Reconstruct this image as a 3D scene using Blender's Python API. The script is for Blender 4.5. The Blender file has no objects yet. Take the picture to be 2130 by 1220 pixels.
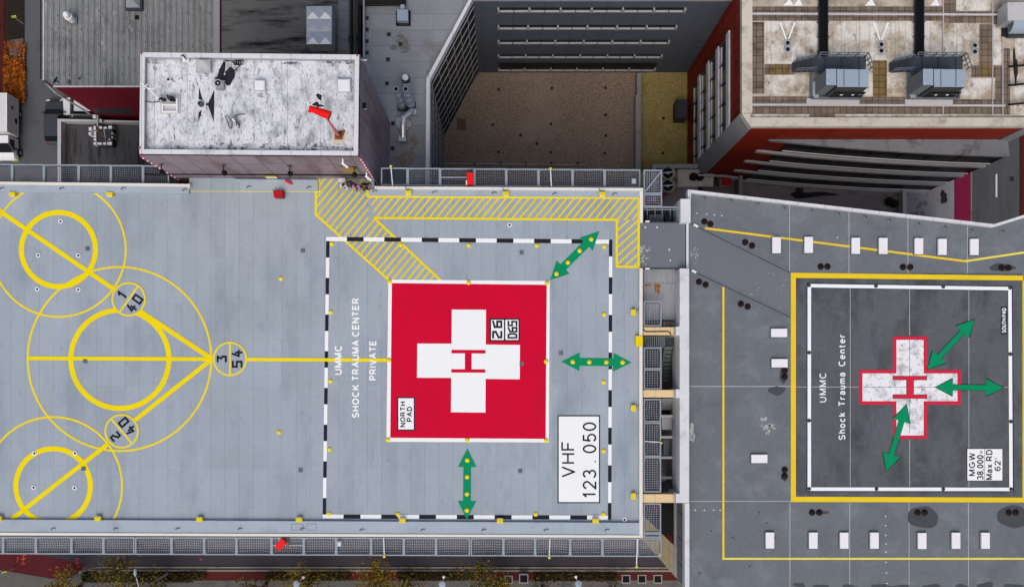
import bpy, bmesh, math, random
from mathutils import Vector, Matrix
R = math.radians
random.seed(7)
SC = bpy.context.scene
COL = SC.collection

# ---------------------------------------------------------------- camera, sky, sun, exposure
FPX, NX, NY, HC = 2130.0, 1040.0, 785.0, 76.07      # focal length in photo pixels, nadir point, camera height over the deck
cam = bpy.data.objects.new("camera", bpy.data.cameras.new("camera"))
COL.objects.link(cam)
cam.location = (0, 0, HC)
cam.data.sensor_width = 36; cam.data.lens = 36
cam.data.shift_x = (1065 - NX) / 2130
cam.data.shift_y = (NY - 610) / 2130
cam.data.clip_end = 2000
SC.camera = cam
world = bpy.data.worlds.new("World"); SC.world = world; world.use_nodes = True
wn = world.node_tree
sky = wn.nodes.new("ShaderNodeTexSky"); sky.sky_type = 'NISHITA'; sky.sun_disc = False
SUN_EL, SUN_AZ = R(60), R(190)
sky.sun_elevation = SUN_EL; sky.sun_rotation = SUN_AZ
sky.air_density = 1.0; sky.dust_density = 5.0; sky.ozone_density = 1.4
bg = wn.nodes["Background"]; bg.inputs[1].default_value = 0.13
wn.links.new(sky.outputs[0], bg.inputs[0])
sd = bpy.data.lights.new("sun", 'SUN'); sd.energy = 0.9; sd.angle = R(35); sd.color = (1.0, 0.955, 0.87)
sun = bpy.data.objects.new("sun", sd); COL.objects.link(sun)
sun.rotation_euler = Vector((math.sin(SUN_AZ) * math.cos(SUN_EL), math.cos(SUN_AZ) * math.cos(SUN_EL), math.sin(SUN_EL))).to_track_quat('Z', 'Y').to_euler()
SC.view_settings.view_transform = 'Standard'; SC.view_settings.look = 'None'
SC.view_settings.gamma = 1; SC.view_settings.exposure = 0.03

# ---------------------------------------------------------------- helpers
def W(px, py, z=0.0):
    "the place in the world, at height z, that the photograph shows at px, py"
    k = (HC - z) / FPX
    return Vector(((px - NX) * k, (NY - py) * k, z))

def s(r, g, b):
    f = lambda c: (c / 255 / 12.92) if c / 255 < .04045 else ((c / 255 + .055) / 1.055) ** 2.4
    return (f(r), f(g), f(b))

MATS = {}
def mat(name, c, rough=.8, var=.12, sc=.35, fine=.06, fsc=7., metal=0., spec=.12, stain=None, stain2=None, stain3=None, seams=(), panel=None, panelvar=.0, bump=0.):
    m = bpy.data.materials.new(name); m.use_nodes = True
    nt = m.node_tree; N = nt.nodes; L = nt.links
    b = N["Principled BSDF"]
    b.inputs["Roughness"].default_value = rough; b.inputs["Metallic"].default_value = metal
    b.inputs["Specular IOR Level"].default_value = spec
    geo = N.new("ShaderNodeNewGeometry"); P = geo.outputs["Position"]
    def math_(op, a, bb=None, c3=None):
        n = N.new("ShaderNodeMath"); n.operation = op
        for i, v in enumerate((a, bb, c3)):
            if v is None: continue
            if isinstance(v, (int, float)): n.inputs[i].default_value = v
            else: L.new(v, n.inputs[i])
        return n.outputs[0]
    def noise(scale, detail=4, stretch=None, rgh=.55):
        n = N.new("ShaderNodeTexNoise"); n.inputs["Scale"].default_value = scale
        n.inputs["Detail"].default_value = detail; n.inputs["Roughness"].default_value = rgh
        if stretch:
            mp = N.new("ShaderNodeMapping"); mp.inputs["Scale"].default_value = stretch
            L.new(P, mp.inputs[0]); L.new(mp.outputs[0], n.inputs["Vector"])
        else: L.new(P, n.inputs["Vector"])
        return n.outputs["Fac"]
    f = math_('MULTIPLY_ADD', math_('SUBTRACT', noise(sc, 5), .5), 3.2 * var, 1.0)
    g = math_('MULTIPLY_ADD', math_('SUBTRACT', noise(fsc, 3), .5), 3.2 * fine, 1.0)
    f = math_('MULTIPLY', f, g)
    def dotp(ax):
        n = N.new("ShaderNodeVectorMath"); n.operation = 'DOT_PRODUCT'
        L.new(P, n.inputs[0]); n.inputs[1].default_value = ax
        return n.outputs["Value"]
    for ax, per, wid, amt, off in seams:
        t = math_('FRACT', math_('ADD', math_('DIVIDE', dotp(ax), per), off + 1000.0))
        k = math_('LESS_THAN', t, wid / per)
        f = math_('MULTIPLY', f, math_('MULTIPLY_ADD', k, -amt, 1.0))
    if panel:
        cs = []
        for ax, per, off in panel:
            cs.append(math_('FLOOR', math_('ADD', math_('DIVIDE', dotp(ax), per), off + 1000.0)))
        cx = N.new("ShaderNodeCombineXYZ")
        for i, q in enumerate(cs): L.new(q, cx.inputs[i])
        wnz = N.new("ShaderNodeTexWhiteNoise"); L.new(cx.outputs[0], wnz.inputs["Vector"])
        f = math_('MULTIPLY', f, math_('MULTIPLY_ADD', math_('SUBTRACT', wnz.outputs["Value"], .5), 2 * panelvar, 1.0))
    col = N.new("ShaderNodeMix"); col.data_type = 'RGBA'; col.blend_type = 'MULTIPLY'; col.inputs["Factor"].default_value = 1
    col.inputs["A"].default_value = (*c, 1)
    cc = N.new("ShaderNodeCombineColor")
    for i in range(3): L.new(f, cc.inputs[i])
    L.new(cc.outputs[0], col.inputs["B"])
    out = col.outputs["Result"]
    for st in (stain, stain2, stain3):
        if not st: continue
        sc_, ssc, lo, hi, stretch = st
        rmp = N.new("ShaderNodeMapRange"); rmp.inputs["From Min"].default_value = lo; rmp.inputs["From Max"].default_value = hi
        L.new(noise(ssc, 8, stretch, .68), rmp.inputs["Value"])
        mx = N.new("ShaderNodeMix"); mx.data_type = 'RGBA'
        L.new(rmp.outputs[0], mx.inputs["Factor"]); L.new(out, mx.inputs["A"]); mx.inputs["B"].default_value = (*sc_, 1)
        out = mx.outputs["Result"]
    L.new(out, b.inputs["Base Color"])
    if bump:
        bp = N.new("ShaderNodeBump"); bp.inputs["Strength"].default_value = bump; bp.inputs["Distance"].default_value = .05
        L.new(noise(fsc, 3), bp.inputs["Height"]); L.new(bp.outputs[0], b.inputs["Normal"])
    MATS[name] = m
    return m

class MB:
    "collects faces in world coordinates and links them as ONE mesh object"
    def __init__(self): self.v = []; self.f = []; self.m = []; self.mats = []; self.k = 0
    def mi(self, m):
        if isinstance(m, str): m = MATS[m]
        if m not in self.mats: self.mats.append(m)
        return self.mats.index(m)
    def face(self, pts, m):
        i = len(self.v); self.v += [Vector(p) for p in pts]
        self.f.append(list(range(i, i + len(pts)))); self.m.append(self.mi(m))
    def up(self, pts, m):
        pts = [Vector(p) for p in pts]
        a = sum(pts[i].x * pts[(i + 1) % len(pts)].y - pts[(i + 1) % len(pts)].x * pts[i].y for i in range(len(pts)))
        self.face(pts if a > 0 else pts[::-1], m)
    def sheet(self, poly, z, m): self.up([W(x, y, z) for x, y in poly], m)
    def rect(self, x0, y0, x1, y1, z, m): self.sheet([(x0, y0), (x1, y0), (x1, y1), (x0, y1)], z, m)
    def prism_w(self, pts, z0, z1, m, mtop=None, bottom=True, top=True):
        pts = [Vector((p[0], p[1], 0)) for p in pts]
        a = sum(pts[i].x * pts[(i + 1) % len(pts)].y - pts[(i + 1) % len(pts)].x * pts[i].y for i in range(len(pts)))
        if a < 0: pts = pts[::-1]
        lo = [Vector((p.x, p.y, z0)) for p in pts]; hi = [Vector((p.x, p.y, z1)) for p in pts]
        n = len(pts)
        for i in range(n):
            j = (i + 1) % n
            self.face([lo[i], lo[j], hi[j], hi[i]], m)
        if top: self.face(hi, mtop or m)
        if bottom: self.face(lo[::-1], m)
    def prism(self, poly, z0, z1, m, mtop=None, bottom=True, top=True, zref=None):
        self.prism_w([W(x, y, z1 if zref is None else zref) for x, y in poly], z0, z1, m, mtop, bottom, top)
    def box(self, x0, y0, x1, y1, z0, z1, m, mtop=None): self.prism([(x0, y0), (x1, y0), (x1, y1), (x0, y1)], z0, z1, m, mtop)
    def boxw(self, cx, cy, cz, sx, sy, sz, m, rz=0.):
        c, q = math.cos(rz), math.sin(rz)
        pts = [(cx + a * sx / 2 * c - b * sy / 2 * q, cy + a * sx / 2 * q + b * sy / 2 * c) for a, b in ((-1, -1), (1, -1), (1, 1), (-1, 1))]
        self.prism_w(pts, cz - sz / 2, cz + sz / 2, m)
    def bar(self, p, q, w, h, m, up=Vector((0, 0, 1))):
        p, q = Vector(p), Vector(q); d = (q - p)
        if d.length < 1e-6: return
        d.normalize()
        if abs(d.dot(up)) > .98: up = Vector((0, 1, 0))
        sx = d.cross(up).normalized() * w / 2; sy = sx.cross(d).normalized() * h / 2
        a = [p - sx - sy, p + sx - sy, p + sx + sy, p - sx + sy]; b = [x + (q - p) for x in a]
        for i in range(4):
            j = (i + 1) % 4; self.face([a[i], b[i], b[j], a[j]], m)
        self.face(a, m); self.face(b[::-1], m)
    def tube(self, pts, r, m, n=8, caps=True):
        pts = [Vector(p) for p in pts]; rs = r if isinstance(r, (list, tuple)) else [r] * len(pts)
        rings = []
        for i, p in enumerate(pts):
            d = (pts[min(i + 1, len(pts) - 1)] - pts[max(i - 1, 0)]).normalized()
            u = d.cross(Vector((0, 0, 1)) if abs(d.z) < .95 else Vector((0, 1, 0))).normalized(); v = u.cross(d)
            rings.append([p + (u * math.cos(t) + v * math.sin(t)) * rs[i] for t in [2 * math.pi * k / n for k in range(n)]])
        for i in range(len(rings) - 1):
            for k in range(n):
                self.face([rings[i][k], rings[i + 1][k], rings[i + 1][(k + 1) % n], rings[i][(k + 1) % n]], m)
        if caps: self.face(rings[0], m); self.face(rings[-1][::-1], m)
    def lathe(self, c, prof, m, n=16, cap=True):
        c = Vector(c); rings = []
        for r, z in prof:
            rings.append([c + Vector((r * math.cos(2 * math.pi * k / n), r * math.sin(2 * math.pi * k / n), z)) for k in range(n)])
        for i in range(len(rings) - 1):
            mm = m[i] if isinstance(m, list) else m
            for k in range(n):
                self.face([rings[i][k], rings[i][(k + 1) % n], rings[i + 1][(k + 1) % n], rings[i + 1][k]], mm)
        if cap: self.face(rings[-1], m[-1] if isinstance(m, list) else m)
    def line(self, p, q, w, z, m, e0=0., e1=0.):
        "a painted stripe in photo pixels"
        d = Vector((q[0] - p[0], q[1] - p[1])); d.normalize(); n = Vector((-d.y, d.x)) * w / 2
        a = Vector(p) - d * e0; b = Vector(q) + d * e1
        self.sheet([a + n, b + n, b - n, a - n], z, m)
    def build(self, name, parent=None, loc=None, smooth=False):
        off = Vector((0, 0, 0))
        if parent is not None: off = ORG[parent.name]
        elif loc is not None: off = Vector(loc)
        me = bpy.data.meshes.new(name)
        me.from_pydata([v - off for v in self.v], [], self.f)
        for m in self.mats: me.materials.append(m)
        me.polygons.foreach_set("material_index", self.m)
        if smooth:
            bm = bmesh.new(); bm.from_mesh(me); bmesh.ops.remove_doubles(bm, verts=bm.verts, dist=1e-5)
            bm.to_mesh(me); bm.free()
            me.polygons.foreach_set("use_smooth", [True] * len(me.polygons))
        me.update()
        o = bpy.data.objects.new(name, me); COL.objects.link(o)
        if parent is not None: o.parent = parent
        else: o.location = off
        ORG[o.name] = off
        return o
ORG = {}

def tag(o, label=None, cat=None, group=None, kind=None):
    if label: o["label"] = label
    if cat: o["category"] = cat
    if group: o["group"] = group
    if kind: o["kind"] = kind
    return o
def thing(name, label, cat, loc=(0, 0, 0), group=None):
    o = bpy.data.objects.new(name, None); COL.objects.link(o)
    o.location = loc; o.empty_display_size = .3; ORG[o.name] = Vector(loc)
    return tag(o, label, cat, group)
def dup(root, loc, label, rz=0., group=None, scale=None):
    r = root.copy(); COL.objects.link(r); r.location = loc; r.rotation_euler = (0, 0, rz); r["label"] = label
    if group: r["group"] = group
    if scale: r.scale = scale
    for ch in list(root.children):
        c = ch.copy(); COL.objects.link(c); c.parent = r
        for g in ch.children:
            d = g.copy(); COL.objects.link(d); d.parent = c
    return r
ORD = ["first", "second", "third", "fourth", "fifth", "sixth", "seventh", "eighth", "ninth", "tenth", "eleventh", "twelfth",
       "thirteenth", "fourteenth", "fifteenth", "sixteenth", "seventeenth", "eighteenth", "nineteenth", "twentieth", "twenty-first", "twenty-second", "twenty-third"]

def clip(poly, inside, cross):
    out = []
    for i in range(len(poly)):
        a, b = poly[i], poly[(i + 1) % len(poly)]
        if inside(a):
            out.append(a)
            if not inside(b): out.append(cross(a, b))
        elif inside(b): out.append(cross(a, b))
    return out
def clip_convex(poly, conv):
    "Sutherland-Hodgman; conv is a convex polygon"
    a = sum(conv[i][0] * conv[(i + 1) % len(conv)][1] - conv[(i + 1) % len(conv)][0] * conv[i][1] for i in range(len(conv)))
    if a < 0: conv = conv[::-1]
    for i in range(len(conv)):
        p, q = conv[i], conv[(i + 1) % len(conv)]
        sd_ = lambda t: (q[0] - p[0]) * (t[1] - p[1]) - (q[1] - p[1]) * (t[0] - p[0])
        def cr(u, v):
            k = sd_(u) / (sd_(u) - sd_(v)); return (u[0] + (v[0] - u[0]) * k, u[1] + (v[1] - u[1]) * k)
        poly = clip(poly, lambda t: sd_(t) >= 0, cr)
        if len(poly) < 3: return []
    return poly
def ring(mb, cx, cy, r, w, z, m, lim=None, n=96):
    for k in range(n):
        a, b = 2 * math.pi * k / n, 2 * math.pi * (k + 1) / n
        q = [(cx + rr * math.cos(t), cy + rr * math.sin(t)) for rr, t in ((r - w / 2, a), (r + w / 2, a), (r + w / 2, b), (r - w / 2, b))]
        if lim: q = clip_convex(q, lim)
        if len(q) >= 3: mb.sheet(q, z, m)

def _arc(cx, cy, rx, ry, a0, a1, n=14):
    return [(cx + rx * math.cos(R(a0 + (a1 - a0) * i / n)), cy + ry * math.sin(R(a0 + (a1 - a0) * i / n))) for i in range(n + 1)]
_el = lambda cx, cy, rx, ry: _arc(cx, cy, rx, ry, 90, 450, 28)
_P = [[(0, 0), (0, 1), (.36, 1)] + _arc(.36, .73, .25, .27, 90, -90) + [(0, .46)]]
LET = {'A': (.72, [[(0, 0), (.36, 1), (.72, 0)], [(.15, .34), (.57, .34)]]), 'C': (.72, [_arc(.38, .5, .37, .5, 48, 312, 22)]),
       'D': (.66, [[(0, 0), (0, 1), (.28, 1)] + _arc(.28, .5, .38, .5, 90, -90) + [(0, 0)]]), 'E': (.58, [[(.58, 1), (0, 1), (0, 0), (.58, 0)], [(0, .52), (.54, .52)]]),
       'F': (.55, [[(.55, 1), (0, 1), (0, 0)], [(0, .52), (.48, .52)]]), 'G': (.76, [_arc(.39, .5, .38, .5, 45, 335, 22), [(.42, .46), (.75, .46), (.75, .1)]]),
       'H': (.64, [[(0, 0), (0, 1)], [(.64, 0), (.64, 1)], [(0, .52), (.64, .52)]]), 'I': (.02, [[(.01, 0), (.01, 1)]]),
       'K': (.66, [[(0, 0), (0, 1)], [(.62, 1), (0, .34)], [(.22, .56), (.66, 0)]]), 'M': (.76, [[(0, 0), (0, 1), (.38, .05), (.76, 1), (.76, 0)]]),
       'N': (.64, [[(0, 0), (0, 1), (.64, 0), (.64, 1)]]), 'O': (.78, [_el(.39, .5, .39, .5)]), 'P': (.62, _P), 'R': (.68, _P + [[(.36, .46), (.67, 0)]]),
       'S': (.62, [_arc(.32, .745, .28, .255, 25, 270, 16) + _arc(.31, .245, .31, .245, 90, -155, 16)[1:]]), 'T': (.64, [[(0, 1), (.64, 1)], [(.32, 1), (.32, 0)]]),
       'U': (.64, [[(0, 1), (0, .32)] + _arc(.32, .32, .32, .32, 180, 360) + [(.64, 1)]]), 'V': (.68, [[(0, 1), (.34, 0), (.68, 1)]]),
       'W': (.96, [[(0, 1), (.23, 0), (.48, 1), (.73, 0), (.96, 1)]]), 'X': (.6, [[(0, 0), (.6, 1)], [(0, 1), (.6, 0)]]),
       'a': (.46, [_el(.23, .2, .23, .2), [(.46, 0), (.46, .46)] + _arc(.24, .46, .22, .25, 0, 165)]), 'c': (.46, [_arc(.25, .35, .25, .35, 48, 312, 16)]),
       'e': (.5, [[(.02, .36), (.49, .36)] + _arc(.25, .35, .25, .35, 3, 318, 18)]), 'h': (.44, [[(0, 0), (0, 1)], _arc(.22, .47, .22, .23, 180, 0) + [(.44, 0)]]),
       'k': (.45, [[(0, 0), (0, 1)], [(.42, .7), (0, .26)], [(.16, .42), (.45, 0)]]), 'm': (.72, [[(0, 0), (0, .7)], _arc(.18, .5, .18, .2, 180, 0) + [(.36, 0)], _arc(.54, .5, .18, .2, 180, 0) + [(.72, 0)]]),
       'n': (.44, [[(0, 0), (0, .7)], _arc(.22, .47, .22, .23, 180, 0) + [(.44, 0)]]), 'o': (.52, [_el(.26, .35, .26, .35)]), 'r': (.3, [[(0, 0), (0, .7)], _arc(.22, .44, .22, .26, 180, 62)]),
       't': (.3, [[(.13, .95), (.13, .14)] + _arc(.24, .13, .11, .13, 180, 290, 6), [(0, .68), (.3, .68)]]), 'u': (.44, [[(0, .7), (0, .24)] + _arc(.22, .24, .22, .24, 180, 360), [(.44, .7), (.44, 0)]]),
       'x': (.46, [[(0, 0), (.46, .7)], [(0, .7), (.46, 0)]]),
       '0': (.56, [_el(.28, .5, .28, .5)]), '1': (.4, [[(.06, .75), (.28, 1), (.28, 0)]]), '2': (.56, [_arc(.28, .72, .27, .28, 172, -35) + [(0, 0), (.56, 0)]]),
       '3': (.56, [_arc(.27, .745, .25, .255, 160, -90), _arc(.27, .255, .29, .255, 90, -160)]), '5': (.56, [[(.5, 1), (.1, 1), (.04, .5)] + _arc(.27, .32, .28, .32, 130, -150)]),
       '6': (.56, [_el(.28, .3, .28, .3), _arc(.36, .5, .36, .5, 55, 192)]), '8': (.56, [_el(.28, .75, .23, .25), _el(.28, .25, .28, .25)]),
       '.': (.06, [[(.03, -.02), (.03, .07)]]), ',': (.06, [[(.05, .06), (.02, -.14)]]), "'": (.06, [[(.03, .7), (.03, 1)]]),
       '#': (.6, [[(.1, 0), (.25, 1)], [(.4, 0), (.55, 1)], [(0, .32), (.6, .32)], [(0, .68), (.6, .68)]])}
def ribbon(mb, P, w, z, m):
    "a painted stroke along pixel points; breaks at sharp corners"
    runs = [[P[0]]]
    for i in range(1, len(P)):
        runs[-1].append(P[i])
        if i < len(P) - 1:
            a = Vector(P[i]) - Vector(P[i - 1]); b = Vector(P[i + 1]) - Vector(P[i])
            if a.length > 1e-6 and b.length > 1e-6 and abs(a.angle_signed(b)) > R(35): runs.append([P[i]])
    n_ = 0
    for j, r in enumerate(runs):
        r = [Vector(q) for q in r]; e0 = w / 2 if j > 0 else 0; e1 = w / 2 if j < len(runs) - 1 else 0
        d0 = (r[1] - r[0]).normalized(); d1 = (r[-1] - r[-2]).normalized()
        closed = len(runs) == 1 and (r[0] - r[-1]).length < 1e-4
        r[0] = r[0] - d0 * e0; r[-1] = r[-1] + d1 * e1
        L = []
        for i in range(len(r)):
            if closed and i in (0, len(r) - 1): d = ((r[1] - r[0]).normalized() + (r[-1] - r[-2]).normalized()).normalized()
            else: d = (r[min(i + 1, len(r) - 1)] - r[max(i - 1, 0)]).normalized()
            nn = Vector((-d.y, d.x)) * w / 2; L.append((r[i] + nn, r[i] - nn))
        for (a, b), (c, d) in zip(L, L[1:]): mb.sheet([a, c, d, b], z + .001 * j, m)
        n_ = j + 1
    return n_
def text(mb, body, x0, y0, x1, y1, z, m, bold=.17, gap=.2):
    "lettering that reads upward in the photograph, filling the given pixel box"
    cap = x1 - x0; st = bold * cap; cur = 0; items = []
    for ch in body:
        if ch == ' ': cur += .36; continue
        w, pl = LET[ch]; items.append((cur, pl)); cur += w + gap + bold * .9
    tot = cur - gap - bold * .9; k = 0
    for u0, pl in items:
        for line in pl:
            k += ribbon(mb, [(x1 - st / 2 - v * (cap - st), y1 - st / 2 - (u0 + u) / tot * (y1 - y0 - st)) for u, v in line], st, z + .001 * (k % 4), m)
GLYPH = {'1': [[(.15, .8), (.55, 1), (.55, 0)]], '0': [[(0, 0), (0, 1), (1, 1), (1, 0), (0, 0)]],
         '4': [[(.72, 0), (.72, .62)], [(.45, 1), (.05, .32), (1.05, .32)]],
         '3': [[(0, 1), (1, 1), (.6, .6), (1, .42), (1, 0), (0, 0)]],
         '5': [[(1, 1), (0, 1), (0, .55), (1, .55), (1, 0), (0, 0)]],
         '2': [[(0, 1), (1, 1), (1, .68), (0, .32), (0, 0), (1, 0)]],
         '6': [[(1, 1), (0, .8), (0, 0), (1, 0), (1, .5), (0, .5)]],
         'D': [[(0, 0), (0, 1), (.75, 1), (1, .75), (1, .25), (.75, 0), (0, 0)]]}
def blocks(mb, ch, c, d, w, h, st, z, m):
    up = (d[1], -d[0]); k = 0
    P = lambda u, v: (c[0] + d[0] * (u - .5) * w + up[0] * (v - .5) * h, c[1] + d[1] * (u - .5) * w + up[1] * (v - .5) * h)
    for pl in GLYPH[ch]:
        for a, b in zip(pl, pl[1:]):
            mb.line(P(*a), P(*b), st, z + .0012 * k, m, st / 2, st / 2); k += 1
def arrow(mb, a, b, hl, hw, sw, z, m, grow=0.):
    a, b = Vector(a), Vector(b); d = (b - a).normalized(); n = Vector((-d.y, d.x))
    if grow:
        a = a - d * grow * 2.4; b = b + d * grow * 2.4; hl += grow * 1.6; hw += grow * 3.6; sw += grow * 2
    pts = [a, a + d * hl + n * hw / 2, a + d * hl + n * sw / 2, b - d * hl + n * sw / 2, b - d * hl + n * hw / 2, b,
           b - d * hl - n * hw / 2, b - d * hl - n * sw / 2, a + d * hl - n * sw / 2, a + d * hl - n * hw / 2]
    i = lambda *k: [pts[q] for q in k]
    for q in (i(0, 1, 9), i(2, 3, 7, 8), i(4, 5, 6)): mb.sheet(q, z, m)

# ---------------------------------------------------------------- materials (real-world base colours)
X_, Y_, Z_ = (1, 0, 0), (0, 1, 0), (0, 0, 1)
mat('deck_grey', s(156, 166, 175), .8, .10, .14, .05, 4, stain=(s(134, 145, 155), .3, .50, .74, (1, .35, 1)), stain2=(s(166, 176, 185), .16, .52, .74, (1.2, .6, 1)), stain3=(s(118, 128, 138), 1.5, .60, .80, (2.2, .4, 1)),
    seams=[(X_, 1.06, .04, .20, .3), (Y_, 3.1, .03, .09, .1)], panel=[(X_, 1.06, .3), (Y_, 6.2, .1)], panelvar=.04)
mat('band_grey', s(164, 175, 185), .7, .07, .3, .04, 6, stain=(s(148, 158, 168), .5, .54, .76, None), seams=[(X_, 3.1, .025, .14, .2)])
mat('cream_coping', s(226, 220, 208), .7, .06, .4, .05, 6, seams=[(X_, 3.1, .03, .2, .0)])
mat('yellow_paint', s(238, 214, 0), .7, .06, .5, .06, 6)
mat('hatch_yellow', s(228, 205, 25), .75, .1, .5, .1, 6)
mat('red_paint', s(205, 0, 48), .75, .07, .25, .04, 5, stain=(s(190, 8, 46), .5, .52, .76, (1, .3, 1)), seams=[(X_, 1.06, .04, .10, .3)])
mat('white_paint', s(238, 241, 240), .75, .025, .3, .02, 6)
mat('black_paint', s(34, 35, 44), .75, .1, .5, .05, 6)
mat('green_paint', s(0, 140, 92), .75, .06, .5, .05, 6)
mat('south_roof', s(108, 113, 118), .85, .09, .22, .09, 3, stain=(s(126, 131, 138), .45, .52, .74, None), stain2=(s(98, 102, 108), .2, .54, .68, None), stain3=(s(92, 95, 100), 1.4, .62, .76, None))
mat('south_pad', s(92, 95, 99), .85, .12, .3, .1, 3, stain=(s(70, 73, 76), .4, .48, .66, (1, .5, 1)), stain2=(s(101, 104, 110), .8, .56, .72, (.7, 1.2, 1)), stain3=(s(92, 94, 88), 1.6, .58, .74, (.4, 1.6, 1)))
mat('walk_grey', s(110, 114, 121), .85, .07, .25, .06, 4)
mat('south_yellow', s(232, 200, 40), .7, .08, .5, .06, 6)
mat('pale_yellow', s(232, 218, 90), .7, .08, .5, .06, 6)
mat('worn_white', s(232, 232, 233), .75, .08, .7, .08, 6, stain=(s(176, 176, 178), .9, .48, .64, None), stain2=(s(120, 120, 124), 2.6, .56, .68, None))
mat('south_red', s(205, 38, 66), .75, .08, .6, .06, 6)
mat('white_metal', s(232, 230, 233), .6, .04, .6, .03, 9)
mat('white_coping', s(212, 213, 215), .65, .07, .5, .06, 6, stain=(s(176, 177, 180), .7, .54, .72, None), seams=[(X_, 2.0, .06, .35, .0)])
mat('joint_white', s(190, 194, 196), .8, .08)
mat('rust_iron', s(42, 28, 30), .8, .2, 2)
mat('wet_dark', s(72, 75, 79), .5, .15, .8)
mat('scuff', s(168, 170, 168), .8, .2, 2, stain=(s(119, 124, 132), 2.5, .5, .56, None))
mat('drain_dark', s(112, 120, 130), .8, .15, 2)
mat('steel', s(150, 160, 170), .5, .08, .8, .05, 9, metal=.3, spec=.5)
mat('net_frame', s(146, 156, 165), .55, .08, .8)
mat('net_wire', s(150, 153, 163), .6, .05, .8)
mat('net_dark', s(112, 116, 124), .6, .05, .8)
mat('dark_steel', s(70, 76, 84), .5, .1, .8)
mat('black_metal', s(20, 21, 23), .5, .1, 1)
mat('penthouse_wall', s(144, 131, 137), .8, .10, .35, .06, 3, stain=(s(112, 94, 98), .45, .5, .7, (1, 1, .3)),
    seams=[(X_, 1.62, .09, .45, .2), (Y_, 1.62, .09, .45, .5), (Z_, 2.55, .12, .45, .1)], panel=[(X_, 1.62, .2), (Y_, 1.62, .5), (Z_, 2.55, .1)], panelvar=.09)
mat('penthouse_roof', s(216, 218, 222), .8, .10, .5, .08, 5, stain=(s(150, 152, 157), 1.1, .47, .66, (1.0, .6, 1)), stain2=(s(58, 60, 65), 8.0, .565, .66, (1.2, .45, 1)),
    stain3=(s(88, 90, 95), 2.2, .575, .70, (1.7, .4, 1)), seams=[(X_, 2.24, .04, .42, .4), (Y_, 3.4, .03, .2, .3)], panel=[(X_, 1.12, .4)], panelvar=.03)
mat('tar', s(40, 40, 45), .6, .15, 1)
mat('dirt', s(204, 206, 212), .8, .1, .9, .1, 4, stain=(s(92, 93, 99), 3.5, .44, .6, (1, .6, 1)))
mat('podium', s(146, 134, 136), .85, .12, .35, .08, 4, stain=(s(70, 64, 66), .7, .54, .68, (.4, 1.4, 1)), stain2=(s(168, 162, 160), .5, .58, .74, None))
mat('glass_dark', s(10, 12, 14), .4, .1, .5, spec=.08)
mat('saddle', s(158, 160, 160), .8, .2, 1.2, .1, 3)
mat('saddle_dark', s(84, 86, 86), .8, .2, 1.2, .1, 3)
mat('bay_metal', s(136, 138, 143), .7, .12, .4, .06, 4, stain=(s(84, 85, 90), .7, .5, .68, None), stain2=(s(46, 46, 50), .9, .62, .74, (.5, 1.5, 1)))
mat('pale_podium', s(150, 145, 145), .85, .1, .4, .06, 4, stain=(s(80, 76, 78), 1.0, .54, .7, None))
mat('road_far', s(84, 86, 88), .9, .08, .3, .1, 5, stain=(s(66, 68, 70), .4, .5, .7, (2, .2, 1)))
mat('ochre', s(158, 128, 78), .8, .1, 1)
mat('soft_brown', s(128, 118, 104), .85, .1, .8, stain=(s(140, 143, 146), 1.2, .5, .62, None))
mat('soft_dark', s(112, 110, 106), .85, .1, .8, stain=(s(140, 143, 146), 1.2, .52, .64, None))
mat('cover_brown', s(112, 92, 78), .9, .2, 1.5, .3, 5)
mat('garage_roof', s(128, 131, 131), .85, .12, .5, .1, 2.4, stain=(s(96, 98, 98), .7, .5, .7, (1, .4, 1)), stain2=(s(172, 174, 173), 1.3, .58, .75, (1.6, .5, 1)))
mat('garage_red', s(132, 34, 48), .8, .1, .4, .05, 4, seams=[(Z_, .55, .09, .35, .0)])
mat('bitumen', s(98, 97, 95), .85, .15, .3, .08, 3, stain=(s(36, 35, 35), .8, .50, .66, (.25, 1.6, 1)), stain2=(s(105, 104, 98), .3, .62, .8, None))
mat('bitumen_y', s(82, 82, 84), .85, .15, .3, .08, 3, stain=(s(36, 35, 36), .8, .50, .66, (1.6, .2, 1)), stain2=(s(120, 112, 78), .18, .66, .82, None))
mat('annex_roof', s(140, 143, 146), .85, .09, .3, .06, 4, stain=(s(112, 106, 100), .22, .56, .76, None), seams=[(Y_, 1.35, .05, .28, .2), (X_, 2.6, .035, .15, .2)],
    panel=[(X_, 2.6, .2), (Y_, 1.35, .2)], panelvar=.07)
mat('concrete_pale', s(188, 187, 188), .8, .08, .4, .06, 4, stain=(s(132, 132, 134), .8, .58, .78, None))
mat('concrete_mid', s(150, 150, 154), .8, .1, .4, .06, 4, stain=(s(92, 92, 96), .8, .58, .78, None))
mat('concrete_tan', s(202, 194, 180), .8, .1, .4, .06, 4, stain=(s(150, 140, 124), .9, .5, .72, None))
mat('beige_beam', s(222, 196, 150), .75, .07, .5, .04, 6, seams=[(X_, 1.35, .03, .35, .45)])
mat('beige_wall', s(244, 222, 172), .8, .06, .5, .04, 6, seams=[(Z_, 3.6, .2, .55, .2), (Y_, 1.15, .05, .3, .3)])
mat('mauve_wall', s(140, 118, 122), .8, .1, .5, .1, 4, seams=[(X_, .7, .06, .25, .1), (Z_, .8, .06, .2, .1)])
mat('dark_siding', s(122, 127, 136), .6, .07, .3, .04, 4, seams=[(Y_, 2.0, .1, .7, .2)])
mat('slate_facade', s(88, 95, 108), .6, .06, .2, .03, 3, seams=[(X_, 1.35, .05, .3, .2), (Z_, .7, .05, .22, .3)], panel=[(X_, 1.35, .2), (Z_, .7, .3)], panelvar=.05)
mat('glass', s(22, 27, 32), .15, .12, .3, .03, 3, spec=.35)
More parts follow.
